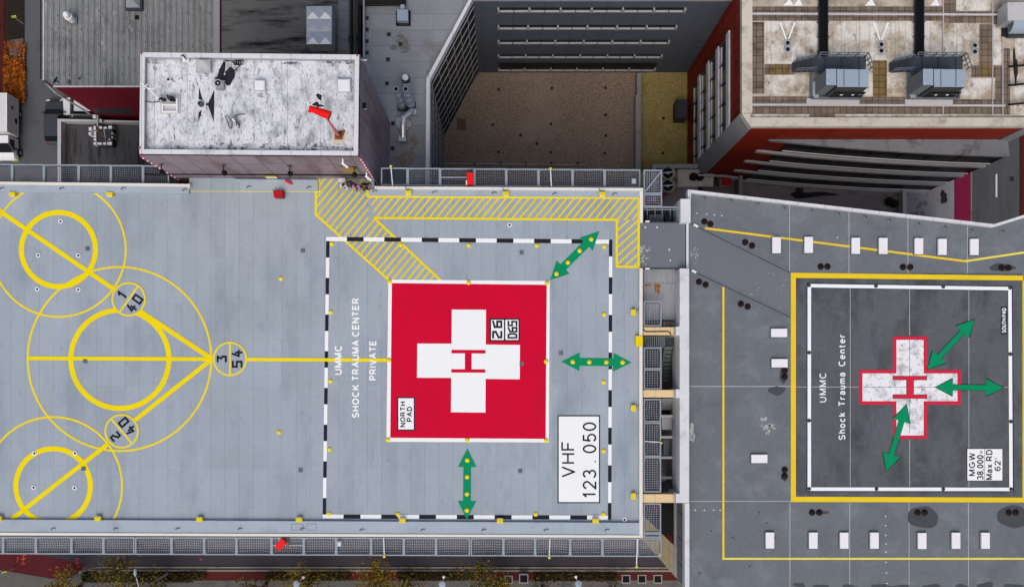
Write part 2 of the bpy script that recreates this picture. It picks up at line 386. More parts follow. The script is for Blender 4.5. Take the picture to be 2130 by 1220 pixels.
mat('mullion', s(165, 169, 175), .5, .05, .8)
mat('mullion_dim', s(120, 126, 132), .5, .05, .8)
mat('gravel', s(146, 129, 115), .95, .10, .16, .62, 6.5, stain=(s(168, 152, 138), .12, .52, .72, None), bump=.5)
mat('moss_gravel', s(158, 141, 92), .95, .1, .25, .6, 6.5, stain=(s(140, 128, 62), .4, .5, .7, None), bump=.5)
mat('red_clad', s(138, 42, 26), .65, .12, .35, .05, 4, seams=[(Z_, 1.05, .13, -.5, .3), (X_, 4.0, .1, .6, .2)], panel=[(Z_, 1.05, .3), (X_, 4., .2)], panelvar=.12)
mat('red_clad_side', s(136, 42, 28), .65, .12, .35, .05, 4, seams=[(Y_, 1.05, .1, .5, .3), (Z_, 4.2, .12, .5, .2)], panel=[(Y_, 1.05, .3), (Z_, 4.2, .2)], panelvar=.16)
mat('membrane', s(222, 218, 210), .75, .10, .5, .07, 5, stain=(s(166, 152, 132), .5, .43, .60, None), stain2=(s(236, 236, 234), .7, .56, .72, (1.4, .6, 1)), stain3=(s(96, 86, 76), 1.7, .56, .72, (1, .45, 1)))
mat('roof_tan', s(190, 180, 164), .85, .1, .4, .08, 4, stain=(s(136, 122, 104), .5, .47, .68, None), stain2=(s(214, 210, 202), .8, .57, .72, None), stain3=(s(96, 84, 72), 1.6, .6, .74, None))
mat('paver', s(118, 104, 92), .9, .14, .5, .1, 5, stain=(s(70, 60, 54), .8, .56, .74, None), seams=[(X_, .52, .055, .6, .2), (Y_, .52, .055, .6, .1)], panel=[(X_, .52, .2), (Y_, .52, .1)], panelvar=.2)
mat('moss_paver', s(126, 106, 68), .9, .15, .6, .08, 5, stain=(s(84, 66, 40), .9, .5, .72, None), seams=[(X_, .52, .06, .6, .2), (Y_, .52, .06, .6, .1)], panel=[(X_, .52, .2), (Y_, .52, .1)], panelvar=.16)
mat('unit_blue', s(150, 164, 178), .5, .06, .5, .05, 6, stain=(s(120, 132, 146), 1.0, .6, .75, None))
mat('unit_side', s(108, 114, 122), .5, .06, .5, .03, 6)
mat('unit_dark', s(62, 66, 72), .5, .08, .6)
mat('galvanised', s(182, 186, 190), .4, .08, .8, .05, 6, metal=.35, spec=.5)
mat('silver_duct', s(205, 207, 210), .3, .05, 1, metal=.7, spec=.5)
mat('asphalt', s(92, 94, 98), .9, .10, .3, .12, 5, stain=(s(70, 71, 74), .5, .55, .75, None))
mat('asphalt_dark', s(60, 58, 64), .9, .08, .3, .1, 5)
mat('maroon_walk', s(132, 30, 66), .85, .07, .4, .08, 6)
mat('brick_walk', s(80, 34, 31), .9, .12, .5, .14, 6, stain=(s(50, 26, 24), .6, .54, .72, None), seams=[(X_, .22, .02, .25, .1), (Y_, .11, .015, .2, .1)])
mat('crosswalk', s(82, 32, 36), .9, .10, .5, .1, 6)
mat('kerb', s(140, 132, 126), .85, .1, .6, .08, 5, stain=(s(90, 84, 78), .9, .52, .7, None), seams=[(X_, 2.4, .05, .4, .0)])
mat('pavement', s(96, 94, 92), .9, .1, .4, .1, 5, stain=(s(62, 60, 58), .5, .52, .72, None), seams=[(X_, 1.5, .03, .2, .0), (Y_, 1.5, .03, .2, .0)])
mat('soil', s(44, 36, 30), .95, .2, .8, .2, 5)
mat('road_white', s(220, 220, 216), .8, .1, 1)
mat('mark_orange', s(205, 84, 44), .85, .15, 2)
mat('bark', s(78, 66, 58), .9, .2, 2, .2, 9)
for i, c in enumerate([(118, 100, 16), (80, 70, 20), (58, 58, 22), (112, 78, 18), (40, 42, 20)]):
    mat('leaf_%s' % ['gold', 'olive', 'green', 'amber', 'dull'][i], s(*c), .7, .2, 1.5, .15, 9)
for i, c in enumerate([(150, 76, 16), (116, 54, 18), (168, 104, 24), (84, 46, 20)]):
    mat('fallen_%s' % ['orange', 'rust', 'yellow', 'brown'][i], s(*c), .8, .2, 1.5, .15, 9)
mat('shrub', s(30, 34, 20), .8, .25, 1.5, .2, 6)
mat('truck_white', s(222, 224, 226), .4, .05, .5, spec=.5)
mat('box_white', s(214, 214, 212), .55, .06, .5, .03, 6)
mat('car_black', s(58, 60, 64), .25, .05, .5, spec=.6)
mat('tyre', s(24, 24, 25), .9, .1, 2)
mat('lamp_glass', s(235, 236, 228), .3, .03, 2)
mat('bright_red', s(238, 22, 24), .5, .04, .6)
mat('deep_red', s(150, 26, 34), .55, .1, 1)
mat('chest_red', s(176, 24, 34), .5, .1, 1)
mat('pink_red', s(210, 50, 84), .6, .1, 1)
mat('salmon', s(206, 112, 104), .6, .1, 2)
mat('rust', s(150, 92, 40), .9, .25, 2, .2, 6)
mat('sun_yellow', s(236, 206, 0), .5, .06, 1)
mat('dome_yellow', s(232, 212, 60), .35, .05, 2)
mat('lime', s(184, 216, 40), .5, .05, 2)
mat('skin_tone', s(150, 104, 84), .6, .05, 3)
mat('skin_dark', s(96, 64, 50), .6, .05, 3)
mat('hair_dark', s(26, 22, 22), .6, .1, 5)
mat('cloth_pink', s(226, 110, 206), .9, .1, 4)
mat('cloth_white', s(216, 212, 222), .9, .08, 4)
mat('cloth_black', s(30, 30, 36), .9, .1, 4)
mat('cloth_navy', s(36, 40, 66), .9, .1, 4)
mat('cloth_grey', s(120, 122, 126), .9, .1, 4)
mat('hose_black', s(24, 24, 26), .6, .1, 2)
mat('olive_box', s(96, 108, 100), .6, .1, 2)

# ---------------------------------------------------------------- ground and street (z = -31)
GZ = -31.0
g = MB(); g.up([(-260, -260, GZ), (260, -260, GZ), (260, 260, GZ), (-260, 260, GZ)], 'asphalt')
tag(g.build('ground', loc=(0, 0, GZ)), kind='structure')
g = MB(); g.rect(-160, 1140, 1500, 1178, GZ + .004, 'asphalt_dark'); tag(g.build('road', loc=W(600, 1160, GZ)), kind='structure')
g = MB(); g.prism([(180, 1187.5), (1500, 1188.5), (1500, 1206), (180, 1206)], GZ, GZ + .13, 'brick_walk'); tag(g.build('brick_pavement', loc=W(600, 1195, GZ)), kind='structure')
g = MB(); g.prism([(195, 1206.2), (1500, 1206.2), (1500, 1330), (195, 1330)], GZ, GZ + .125, 'pavement'); tag(g.build('pavement', loc=W(600, 1250, GZ)), kind='structure')
g = MB()
g.prism([(205, 1177.5), (1500, 1179), (1500, 1181.2), (205, 1179.7)], GZ, GZ + .14, 'kerb')
g.prism([(180, 1184.3), (1500, 1185), (1500, 1188.2), (180, 1187.2)], GZ, GZ + .15, 'kerb')
g.prism([(163, 1187), (205, 1177.5), (205, 1179.7), (180, 1184.5), (180, 1187), (166, 1193)], GZ, GZ + .14, 'kerb')
tag(g.build('kerb', loc=W(600, 1182, GZ)), kind='structure')
g = MB()
g.sheet([(-30, 1150), (65, 1150), (180, 1172), (165, 1190), (130, 1206), (-30, 1180)], GZ + .008, 'crosswalk')
tag(g.build('crossing', loc=W(60, 1175, GZ)), kind='structure')
g = MB(); g.sheet([(-60, 1181), (130, 1207), (120, 1300), (-60, 1300)], GZ + .012, 'pavement'); tag(g.build('corner_pavement', loc=W(30, 1220, GZ)), kind='structure')
g = MB()   # utility marks sprayed on the road
k = 0
def imark(x, y, w, h, m='mark_orange'):
    global k
    for (a, b) in (((x - w, y - h), (x + w, y - h)), ((x, y - h), (x, y + h)), ((x - w, y + h), (x + w, y + h))):
        g.line(a, b, 1.1, GZ + .014 + .001 * k, m); k += 1
#
imark(49, 1157, 5, 3); imark(48, 1167, 5, 4.5); imark(160, 1166, 4, 5, 'pink_red'); imark(37, 1160, 2, 1.5)
g.line((34, 1169), (37, 1164), 1.0, GZ + .03, 'mark_orange'); g.line((414, 1163), (421, 1163), 1, GZ + .03, 'pink_red'); g.line((417, 1160), (417, 1164), 1, GZ + .032, 'pink_red')
tag(g.build('spray_marks', loc=W(49, 1160, GZ)), kind='structure')
# left road strip with its kerb and planting bed, and the street beyond the brick tower on the right
g = MB(); g.prism([(-40, -40), (8, -40), (8, 230), (-40, 230)], GZ, GZ + .12, 'brick_walk'); tag(g.build('side_pavement', loc=W(0, 100, GZ)), kind='structure')
g = MB(); g.prism([(9, -40), (50, -40), (50, 214), (9, 214)], GZ, GZ + .1, 'soil'); tag(g.build('planting_bed', loc=W(30, 100, GZ)), kind='structure')
g = MB(); g.prism([(14, 84), (48, 80), (50, 112), (40, 124), (12, 122)], GZ + .1, GZ + .13, 'pavement'); tag(g.build('bed_slab', loc=W(30, 100, GZ)), kind='structure')
g = MB(); g.prism([(1985, 250), (2019, 250), (2019, 520), (1985, 520)], GZ, GZ + .12, 'maroon_walk'); tag(g.build('maroon_pavement', loc=W(2000, 400, GZ)), kind='structure')
g = MB()
g.prism([(1975, 250), (1984.6, 250), (1984.6, 520), (1975, 520)], GZ, GZ + .3, 'concrete_mid')
g.prism([(2019.3, 250), (2022, 250), (2022, 520), (2019.3, 520)], GZ, GZ + .15, 'kerb')
tag(g.build('side_kerb', loc=W(2020, 400, GZ)), kind='structure')
g = MB(); g.rect(2022, 240, 2122, 520, GZ + .004, 'road_far'); tag(g.build('side_road', loc=W(2070, 400, GZ)), kind='structure')
g = MB(); g.rect(2071, 362, 2074.5, 410, GZ + .009, 'road_white'); g.rect(2100, 367, 2109, 377, GZ + .008, 'tar'); tag(g.build('lane_marking', loc=W(2073, 386, GZ)), kind='structure')
g = MB(); g.prism([(2122.5, 250), (2230, 250), (2230, 520), (2122.5, 520)], GZ, GZ + .14, 'brick_walk'); tag(g.build('far_pavement', loc=W(2150, 400, GZ)), kind='structure')
# fallen leaves over the planting bed: nobody could count them
g = MB()
for i in range(2600):
    x, y = random.uniform(8, 51), random.uniform(84, 215)
    if random.random() > (y - 60) / 110 or (x < 48 and x > 14 and 82 < y < 122 and random.random() < .8): continue
    c = W(x, y, GZ + .14 + random.uniform(0, .35)); a = random.uniform(0, 6.3); r = random.uniform(.10, .24)
    t = Vector((math.cos(a), math.sin(a), random.uniform(-.5, .5))) * r; u = Vector((-math.sin(a), math.cos(a), random.uniform(-.5, .5))) * r * .7
    g.face([c - t, c - u, c + t, c + u], random.choice(['fallen_orange', 'fallen_orange', 'fallen_rust', 'fallen_yellow', 'fallen_brown']))
tag(g.build('fallen_leaves', loc=W(30, 150, GZ)), 'carpet of orange autumn leaves over the bed by the truck', 'leaves', kind='stuff')

# ---------------------------------------------------------------- the helipad building (north deck, z = 0)
HB = thing('helipad_building', 'broad grey rooftop deck with the red square, white cross and yellow parking circles', 'building', W(668, 745, GZ))
deck = [(-140, 378.5), (393, 385), (394, 369.5), (662, 370.5), (765, 371), (778, 371), (778, 386), (1337, 391), (1334, 1116), (-140, 1111)]
m = MB(); m.prism(deck, -.45, 0, 'deck_grey'); m.build('deck', HB)
wallp = [W(x, y) for x, y in [(-138, 381), (364, 387), (365, 371.5), (776, 373), (776, 388.5), (1335, 393), (1332, 1114), (-138, 1109)]]
m = MB(); m.prism_w(wallp, GZ, -.45, 'mauve_wall', top=False, bottom=False); m.build('wall', HB)
m = MB()
m.prism([(-140, 1079), (1329.5, 1086.5), (1329.5, 1112), (-140, 1106)], 0, .28, 'band_grey')
m.prism([(-140, 382), (393, 388), (393, 402.5), (-140, 397.5)], 0, .28, 'band_grey')
m.prism([(766.5, 393.5), (1330, 396), (1330, 409.5), (767, 406)], 0, .28, 'band_grey')
m.prism([(486.5, 372.5), (661, 374), (661, 384), (662, 396.5), (501, 395.5), (501, 382)], 0, .28, 'band_grey')
m.build('edge_band', HB)
m = MB()
m.prism([(-140, 1106.3), (1330, 1112.3), (1337.5, 1112.3), (1337, 1117.5), (-140, 1111.8)], -.4, .36, 'cream_coping')
m.prism([(-140, 376), (393, 382.5), (393, 387.7), (-140, 381.7)], -.4, .36, 'cream_coping')
m.prism([(779, 387.5), (1337.8, 391), (1337.8, 396.5), (779, 393)], -.4, .36, 'cream_coping')
m.prism([(1330.5, 397), (1337.8, 397), (1337.3, 462.5), (1330.2, 462.5)], -.4, .36, 'cream_coping')
m.prism([(1330.2, 557.5), (1337, 557.5), (1336.6, 697), (1329.8, 697)], -.4, .36, 'cream_coping')
m.prism([(1329.7, 720), (1336.5, 720), (1337, 1112), (1330, 1112)], -.4, .36, 'cream_coping')
m.prism([(390.5, 382), (394.5, 382), (394.5, 390), (390.5, 390)], -.4, .5, 'cream_coping')
m.build('coping', HB)
# dashed border
TL, TR, BL, BR = [Vector(p) for p in ((678.5, 492.5), (1273.7, 498.2), (671.2, 1077.5), (1271.6, 1080))]
w_, b_ = 43, 35
def dashes(a, b, seq, nrm, th, z, mw, mk):
    tot = sum(seq); t = 0; q = None
    d = (b - a)
    for i, L_ in enumerate(seq):
        p0 = a + d * t / tot; p1 = a + d * (t + L_) / tot; t += L_
        q = MB(); q.sheet([p0, p1, p1 + nrm * th, p0 + nrm * th], z, mw[i % 2]); q.build('border_dash', HB)
mw_, mk_ = MB(), MB()
dashes(TL, TR - Vector((7, 0)), [w_, b_] * 7 + [w_], Vector((0, 1)), 8.6, .022, ('white_paint', 'black_paint'), (mw_, mk_))
dashes(BL - Vector((0, 8.4)), BR + Vector((-7, -8.6)), [w_, b_] * 7 + [w_], Vector((0, 1)), 8.2, .022, ('white_paint', 'black_paint'), (mw_, mk_))
dashes(TL + Vector((0, 8.8)), BL - Vector((0, 8.6)), [b_, w_] * 7 + [b_], Vector((1, 0)), 7, .022, ('black_paint', 'white_paint'), (mk_, mw_))
dashes(TR + Vector((-6.8, 0)), BR + Vector((-7, 0)), [b_, w_] * 7 + [b_], Vector((1, 0)), 7, .022, ('black_paint', 'white_paint'), (mk_, mw_))
# yellow walkway hatching
pieces = [[(664, 372), (765, 372), (766, 406), (780, 455), (657, 446), (657, 398)], [(657, 446), (780, 455), (917, 583), (810, 583)],
          [(766, 406), (1330, 410), (1330, 456), (1283, 459), (780, 455)]]
hz = .010
m = MB(); n_ = 0
dx, dy = .643, -.766
for k in range(-70, 130):
    cx, cy = 780 + k * 12.1 * .766, 455 + k * 12.1 * .643
    st = [(cx - dx * 400 - dy * 1.8, cy - dy * 400 + dx * 1.8), (cx + dx * 400 - dy * 1.8, cy + dy * 400 + dx * 1.8),
          (cx + dx * 400 + dy * 1.8, cy + dy * 400 - dx * 1.8), (cx - dx * 400 + dy * 1.8, cy - dy * 400 - dx * 1.8)]
    for pc in pieces:
        q = clip_convex(st, pc)
        if len(q) >= 3: m.sheet(q, hz, 'hatch_yellow')
dx, dy = .743, -.669
for k in range(-12, 14):
    cx, cy = 1300 + k * 13 * .669, 500 + k * 13 * .743
    st = [(cx - dx * 400 - dy * 1.8, cy - dy * 400 + dx * 1.8), (cx + dx * 400 - dy * 1.8, cy + dy * 400 + dx * 1.8),
          (cx + dx * 400 + dy * 1.8, cy + dy * 400 - dx * 1.8), (cx - dx * 400 + dy * 1.8, cy - dy * 400 - dx * 1.8)]
    q = clip_convex(st, [(1283, 459), (1330, 456), (1330, 556), (1283, 556)])
    if len(q) >= 3: m.sheet(q, hz, 'hatch_yellow')
i_ = 0
for a, b in [((664, 374), (664, 398)), ((664, 398), (657, 398)), ((657, 398), (657, 446)), ((657, 446), (810, 583)), ((917, 583), (780, 455)), ((780, 453), (1283, 457)),
             ((1283, 457), (1283, 554)), ((1283, 554), (1330, 555)), ((1328.5, 556), (1328.5, 412)), ((1330, 411.5), (766, 408.5)), ((765, 408), (765, 374))]:
    m.line(a, b, 4.6, .014 + .0012 * i_, 'yellow_paint', 2, 2); i_ += 1
m.build('walkway_hatching', HB)
m = MB(); m.line((395, 397.8), (657, 398.2), 1.2, .009, 'pale_yellow'); m.build('edge_line', HB)
# parking circles and lead-in lines
lim = [(-60, 398), (1300, 398), (1300, 1079.6), (-60, 1079.6)]
zz = [.005]
def nz(): zz[0] += .0015; return zz[0]
for cx, cy, r, w in ((121.6, 518.7, 77, 10.5), (249.3, 746.6, 102, 10.6), (110.5, 1010, 77.5, 10.5)):
    m = MB(); ring(m, cx, cy, r, w, nz(), 'yellow_paint', lim); m.build('parking_circle', HB)
for cx, cy, r in ((122, 519, 139.5), (248.5, 746, 191), (110.5, 1010, 143.5)):
    m = MB(); ring(m, cx, cy, r, 4, nz(), 'yellow_paint', lim, 140); m.build('clearance_circle', HB)
m = MB()
for a, b, w in (((-60, 398), (238, 602), 9), ((288, 645), (441, 746), 9.5), ((57, 744.5), (441, 746.5), 8), ((441, 746), (281, 873), 9), ((224, 923), (24, 1079), 9),
                ((512, 747), (808, 748.5), 7)):
    q = Vector(b) - Vector(a); q.normalize(); nn = Vector((-q.y, q.x)) * w / 2
    poly = clip_convex([Vector(a) + nn, Vector(b) + nn, Vector(b) - nn, Vector(a) - nn], lim)
    m.sheet(poly, nz(), 'yellow_paint')
m.build('taxi_line', HB)
for cx, cy, d, l, txt, num in ((267.7, 622, (.575, -.818), '1', '40', 0), (478.3, 746, (0, -1), '3', '54', 0), (252.9, 896, (-.651, -.759), '2', '40', 0)):
    m = MB(); z0 = nz() + .004
    m.sheet([(cx + 34 * math.cos(2 * math.pi * k / 48), cy + 34 * math.sin(2 * math.pi * k / 48)) for k in range(48)], z0, 'deck_grey')
    ring(m, cx, cy, 34, 3.6, z0 + .003, 'yellow_paint')
    m.line((cx - d[0] * 32, cy - d[1] * 32), (cx + d[0] * 32, cy + d[1] * 32), 3.6, z0 + .005, 'yellow_paint')
    pc = m.build('number_circle', HB)
    up = (d[1], -d[0]); t = MB()
    blocks(t, l, (cx + up[0] * 17, cy + up[1] * 17), d, 9.5, 17, 4.3, z0 + .008, 'black_paint')
    for q, ch in ((-11, txt[0]), (11, txt[1])):
        blocks(t, ch, (cx - up[0] * 15 + d[0] * q, cy - up[1] * 15.5 + d[1] * q), d, 10.5, 18, 4.3, z0 + .008, 'black_paint')
    t.build('numeral', pc)
# red square, cross and H
m = MB(); m.sheet([(807.8, 581), (1143.8, 584), (1141.8, 919.3), (803.6, 918)], .028, 'white_paint'); m.build('white_border', HB)
m = MB(); m.sheet([(815, 588.5), (1137.3, 592), (1135, 912), (811.8, 909.7)], .034, 'red_paint'); m.build('landing_square', HB)
m = MB()
m.sheet([(939.8, 643.3), (1010.8, 643.8), (1009.7, 857.3), (938, 856.6)], .040, 'white_paint')
m.sheet([(868, 714), (939.4, 714.2), (938.7, 785.2), (867.4, 785)], .040, 'white_paint')
m.sheet([(1010.4, 716), (1081.5, 717), (1081, 788.2), (1010.1, 787.4)], .040, 'white_paint')
cr = m.build('cross_marking', HB)
m = MB()
m.sheet([(939, 727), (1010, 727.4), (1010, 734.7), (939, 734.3)], .046, 'red_paint')
m.sheet([(938.8, 767.2), (1009.6, 767.6), (1009.6, 774.6), (938.8, 774.2)], .046, 'red_paint')
m.sheet([(967, 734.5), (981.2, 734.6), (981, 767.4), (966.8, 767.3)], .046, 'red_paint')
m.build('letter_marking', cr)
def panel(x0, y0, x1, y1, z, bw, mb='black_paint'):
    m = MB(); m.rect(x0, y0, x1, y1, z, mb)
    m.rect(x0 + bw, y0 + bw, x1 - bw, y1 - bw, z + .004, 'white_paint')
    return m
m = panel(1018.5, 661.5, 1081.5, 709.5, .046, 3); m.rect(1048.2, 664, 1051.2, 707, .054, 'black_paint'); pn = m.build('number_panel', HB)
t = MB()
for ch, c in (('2', (1034.2, 695.5)), ('6', (1034.2, 674))): blocks(t, ch, c, (0, -1), 11.5, 17, 4.2, .058, 'black_paint')
for ch, c in (('D', (1066, 698)), ('6', (1066, 685.3)), ('5', (1066, 672.5))): blocks(t, ch, c, (0, -1), 8.0, 17, 3.6, .058, 'black_paint')
t.build('lettering', pn)
pn = panel(826, 825, 863.2, 895, .040, 2.6).build('name_panel', HB)
t = MB(); text(t, "NORTH", 832.3, 834.5, 843.5, 887.5, .050, 'black_paint', .19); text(t, "PAD", 846, 845, 857.5, 876.5, .050, 'black_paint', .19); t.build('lettering', pn)
pn = panel(1159.8, 863, 1248.2, 1045.5, .030, 2.4).build('radio_panel', HB)
t = MB(); text(t, "VHF", 1167.5, 917, 1196, 992, .040, 'black_paint', .125); text(t, "123 . 050", 1212, 877.5, 1240.5, 1036, .040, 'black_paint', .125, .22); t.build('lettering', pn)
t = MB()
text(t, "UMMC", 696, 717, 711.5, 779, .028, 'white_paint', .205)
text(t, "SHOCK TRAUMA CENTER", 732, 619, 747.3, 868.5, .028, 'white_paint', .205)
text(t, "PRIVATE", 768, 707.5, 783, 790.5, .028, 'white_paint', .205)
t.build('lettering', HB)
ARR = [((1246.8, 480.5), (1144.2, 582.4)), ((1167.2, 751.5), (1314, 753.3)), ((972.2, 931.8), (971, 1079.5))]
for a, b in ARR:
    m = MB(); arrow(m, a, b, 38.5, 38.6, 16.3, .024, 'green_paint'); m.build('direction_arrow', HB)
m = MB(); m.box(1322.5, 698, 1336.8, 719.5, 0, .4, 'sun_yellow'); m.box(1329, 698.6, 1330.4, 719, .4, .43, 'hatch_yellow'); m.build('gate_plate', HB)
m = MB(); 
for x0, x1 in ((606, 631), (638, 658.5)): m.rect(x0, 1088, x1, 1102, .284, 'drain_dark'); m.rect(x0 + 1, 1089, x1 - 1, 1101, .288, 'band_grey')
m.build('access_hatch', HB)

# lights on the deck: one little dome light, copied
p = MB(); p.lathe((0, 0, 0), [(.17, 0), (.17, .05), (.13, .09), (.06, .125)], ['sun_yellow', 'sun_yellow', 'dome_yellow', 'dome_yellow'], 14)
DOME = p.build('dome_light')
first = [True]
def dome(x, y, label, z=0.0, group='yellow dome lights on the helipad deck'):
    o = DOME if first[0] else DOME.copy()
    if not first[0]: COL.objects.link(o)
    first[0] = False
    o.location = W(x, y, z); tag(o, label, 'light', group)
dome(688, 649, 'yellow dome light inside the left dashes, level with the end of the long white lettering')
dome(687.5, 792, 'yellow dome light inside the left dashes, just below the four white capitals')
dome(685.7, 934, 'yellow dome light inside the left dashes, level with the red square lower edge')
dome(684, 1067.5, 'yellow dome light in the lower left corner of the dashed border')
dome(690.3, 507, 'yellow dome light in the upper left corner of the dashed border')
dome(833.5, 509, 'yellow dome light on the edge of the yellow hatched walkway', .02)
dome(974.9, 510, 'yellow dome light under the upper dashes, above the middle of the red square')
dome(1116.5, 510.5, 'yellow dome light under the upper dashes, left of the slanting green arrow')
dome(1257, 512.6, 'yellow dome light in the upper right corner of the dashed border')
dome(1256.6, 653.6, 'yellow dome light inside the right dashes, above the horizontal green arrow')
dome(1255.7, 794, 'yellow dome light inside the right dashes, below the horizontal green arrow')
dome(1255.7, 936.8, 'yellow dome light inside the right dashes, beside the radio frequency panel')
dome(1255, 1068.5, 'yellow dome light in the lower right corner of the dashed border')
dome(1114.3, 1068.5, 'yellow dome light above the lower dashes, left of the radio frequency panel')
dome(828, 1068.5, 'yellow dome light above the lower dashes, left of the vertical green arrow')
dome(584, 579, 'yellow dome light alone on bare deck, left of the hatched walkway')
dome(580, 898, 'yellow dome light alone on bare deck, left of the lettering, lower one')
for x, y, d in ((810.5, 585.7, 'upper left corner'), (974.8, 587.5, 'middle of the upper side'), (1137.7, 589, 'upper right corner'), (1136, 751.4, 'middle of the right side'),
                (1136, 915.2, 'lower right corner'), (972, 914.7, 'middle of the lower side'), (806.9, 913.8, 'lower left corner'), (809, 748.6, 'middle of the left side')):
    dome(x, y, f'yellow dome light on the white rim of the red square, {d}', .03)
for (a, b), nm in zip(ARR, ('slanting', 'horizontal', 'vertical')):
    ends = {'slanting': ('at its upper right head', 'shaft near upper right', 'shaft near lower left', 'at its lower left head'),
            'horizontal': ('at its left head', 'shaft near its left head', 'shaft near its right head', 'at its right head'),
            'vertical': ('at its upper head', 'shaft near its upper head', 'shaft near its lower head', 'at its lower head')}[nm]
    for f_, e in zip((.165, .40, .64, .87), ends):
        dome(a[0] + (b[0] - a[0]) * f_, a[1] + (b[1] - a[1]) * f_, f'yellow dome light on the left deck\'s {nm} green arrow, {e}', .025)
# white tie-down rings
p = MB(); p.lathe((0, 0, 0), [(.17, 0), (.17, .03), (.09, .03), (.085, .005), (.03, .005)], ['white_metal', 'white_metal', 'white_metal', 'black_metal', 'black_metal'], 14)
TIE = p.build('tie_down_ring')
for i, (x, y, d) in enumerate([(126, 460, 'top one inside the upper parking circle'), (79.4, 530.6, 'left one inside the upper parking circle, under the yellow line'),
        (163, 531, 'right one inside the upper parking circle, beside the yellow line'), (77.6, 601, 'left one under the upper parking circle'), (163, 602, 'right one under the upper parking circle'),
        (71.6, 941.8, 'left one on the rim of the lower parking circle'), (156.3, 941.8, 'right one on the rim of the lower parking circle'), (70, 1013, 'left one inside the lower parking circle'),
        (155, 1013.7, 'right one inside the lower parking circle'), (1060, 468, 'alone between hatched walkway and upper dashes'), (1299, 1079.5, 'alone in the lower right deck corner')]):
    o = TIE if i == 0 else TIE.copy()
    if i: COL.objects.link(o)
    o.location = W(x, y, .03); tag(o, f'small white tie-down ring, {d}', 'tie-down', 'white tie-down rings on the deck')
# yellow floodlights at the deck edge
FL = thing('edge_floodlight', 'x', 'floodlight', group='yellow floodlights along the deck edges')
p = MB(); p.boxw(0, 0, .27, .46, .30, .26, 'sun_yellow'); p.boxw(0, 0, .415, .40, .25, .03, 'hatch_yellow'); p.build('housing', FL)
p = MB(); p.boxw(0, .17, .27, .34, .03, .18, 'lamp_glass'); p.build('lens', FL)
p = MB(); p.boxw(0, 0, .07, .1, .1, .14, 'dark_steel'); p.build('foot', FL)
p = MB(); p.tube([(.1, -.15, .2), (.2, -.32, .25), (.22, -.5, .05)], .02, 'dark_steel', 6); p.build('cable', FL)
fl = []
for k, (x, y) in enumerate([(2, 1076), (207, 1076.5), (418, 1078), (624, 1078.5), (838, 1080), (1040, 1080.5), (1238, 1081)]):
    where = ['at the left end, cut by the picture', 'below the lower parking circle', 'right of the lower parking circle', 'just above the two hatch covers',
             'on the lower dashes, left part', 'just right of the vertical arrow', 'on the lower dashes, below the radio panel'][k]
    fl.append((x, y, 0., f'yellow floodlight on the street side deck edge {where}'))
for x, y, w in ((30, 405, 'leftmost, at the clipped thin circle'), (232, 405.5, 'right of the upper clearance circle'), (850, 402, 'above the hatched walkway, leftmost of three'),
                (1052, 404, 'above the hatched walkway, middle of three'), (1252, 405, 'above the hatched walkway, near the deck corner')):
    fl.append((x, y, math.pi, f'yellow floodlight on the upper deck edge, {w}'))
for x, y, w in ((1317, 650, 'above the yellow gate plate'), (1317, 848, 'below the horizontal green arrow'), (1317, 1030, 'beside the radio frequency panel corner')):
    fl.append((x, y, R(90), f'yellow floodlight on the right deck edge, {w}'))
for i, (x, y, rz, lb) in enumerate(fl):
    zb = 0.28 if y < 410 and x > 700 else 0.0
    if i == 0: FL.location = W(x, y, zb); FL.rotation_euler = (0, 0, rz); FL['label'] = lb
    else: dup(FL, W(x, y, zb), lb, rz)
# drains
p = MB(); p.boxw(0, 0, .012, .3, .3, .02, 'drain_dark')
for a in (-.1, 0, .1): p.boxw(a, 0, .026, .03, .26, .008, 'unit_dark')
DR = p.build('floor_drain')
for i, (x, y, d) in enumerate([(182, 517, 'inside the upper parking circle'), (177, 751, 'on the line across the middle parking circle'), (174, 974, 'at the rim of the lower parking circle'),
        (630, 521, 'left of the hatched walkway'), (625, 977, 'left of the dashed border, lower one'), (1085, 525, 'above the red square'), (1082, 979, 'below the red square'), (1167, 734, 'above the tip of the horizontal arrow'), (1085, 756, 'on red paint, right of the white cross')]):
    o = DR if i == 0 else DR.copy()
    if i: COL.objects.link(o)
    o.location = W(x, y, .04); tag(o, f'small dark square deck drain {d}', 'drain', 'deck drains')
# cleats on the bands
CL = MB(); CL.tube([(-.15, -.05, .03), (-.05, .04, .1), (.1, .04, .1), (.16, 0, .03)], .025, 'dark_steel', 6); CL.boxw(-.13, -.03, .02, .1, .08, .04, 'dark_steel')
CLEAT = CL.build('mooring_hook')
cl = [(x, 1098.5 if x < 700 else 1101, f'small dark steel hook on the street side band, {ORD[i]} from the left') for i, x in enumerate((111.5, 241, 370, 499.5, 629, 753, 880, 1007, 1136, 1263))]
cl += [(x, 392 if x < 300 else 395, f'small dark steel hook on the upper left band, {ORD[i]} from the left') for i, x in enumerate((4, 129, 257, 384))]
cl += [(518, 389, 'small dark steel hook on the low curb left of the red chest'), (643, 390, 'small dark steel hook on the low curb right of the red chest')]
cl += [(x, y, f'small dark steel hook on the band above the hatched walkway, {ORD[i]} from the left') for i, (x, y) in enumerate(((780, 397.5), (904, 399.5), (1028, 401.5), (1154, 403), (1278, 403.5)))]
for i, (x, y, lb) in enumerate(cl):
    o = CLEAT if i == 0 else CLEAT.copy()
    if i: COL.objects.link(o)
    o.location = W(x, y, .28); tag(o, lb, 'hook', 'steel hooks on the deck bands')

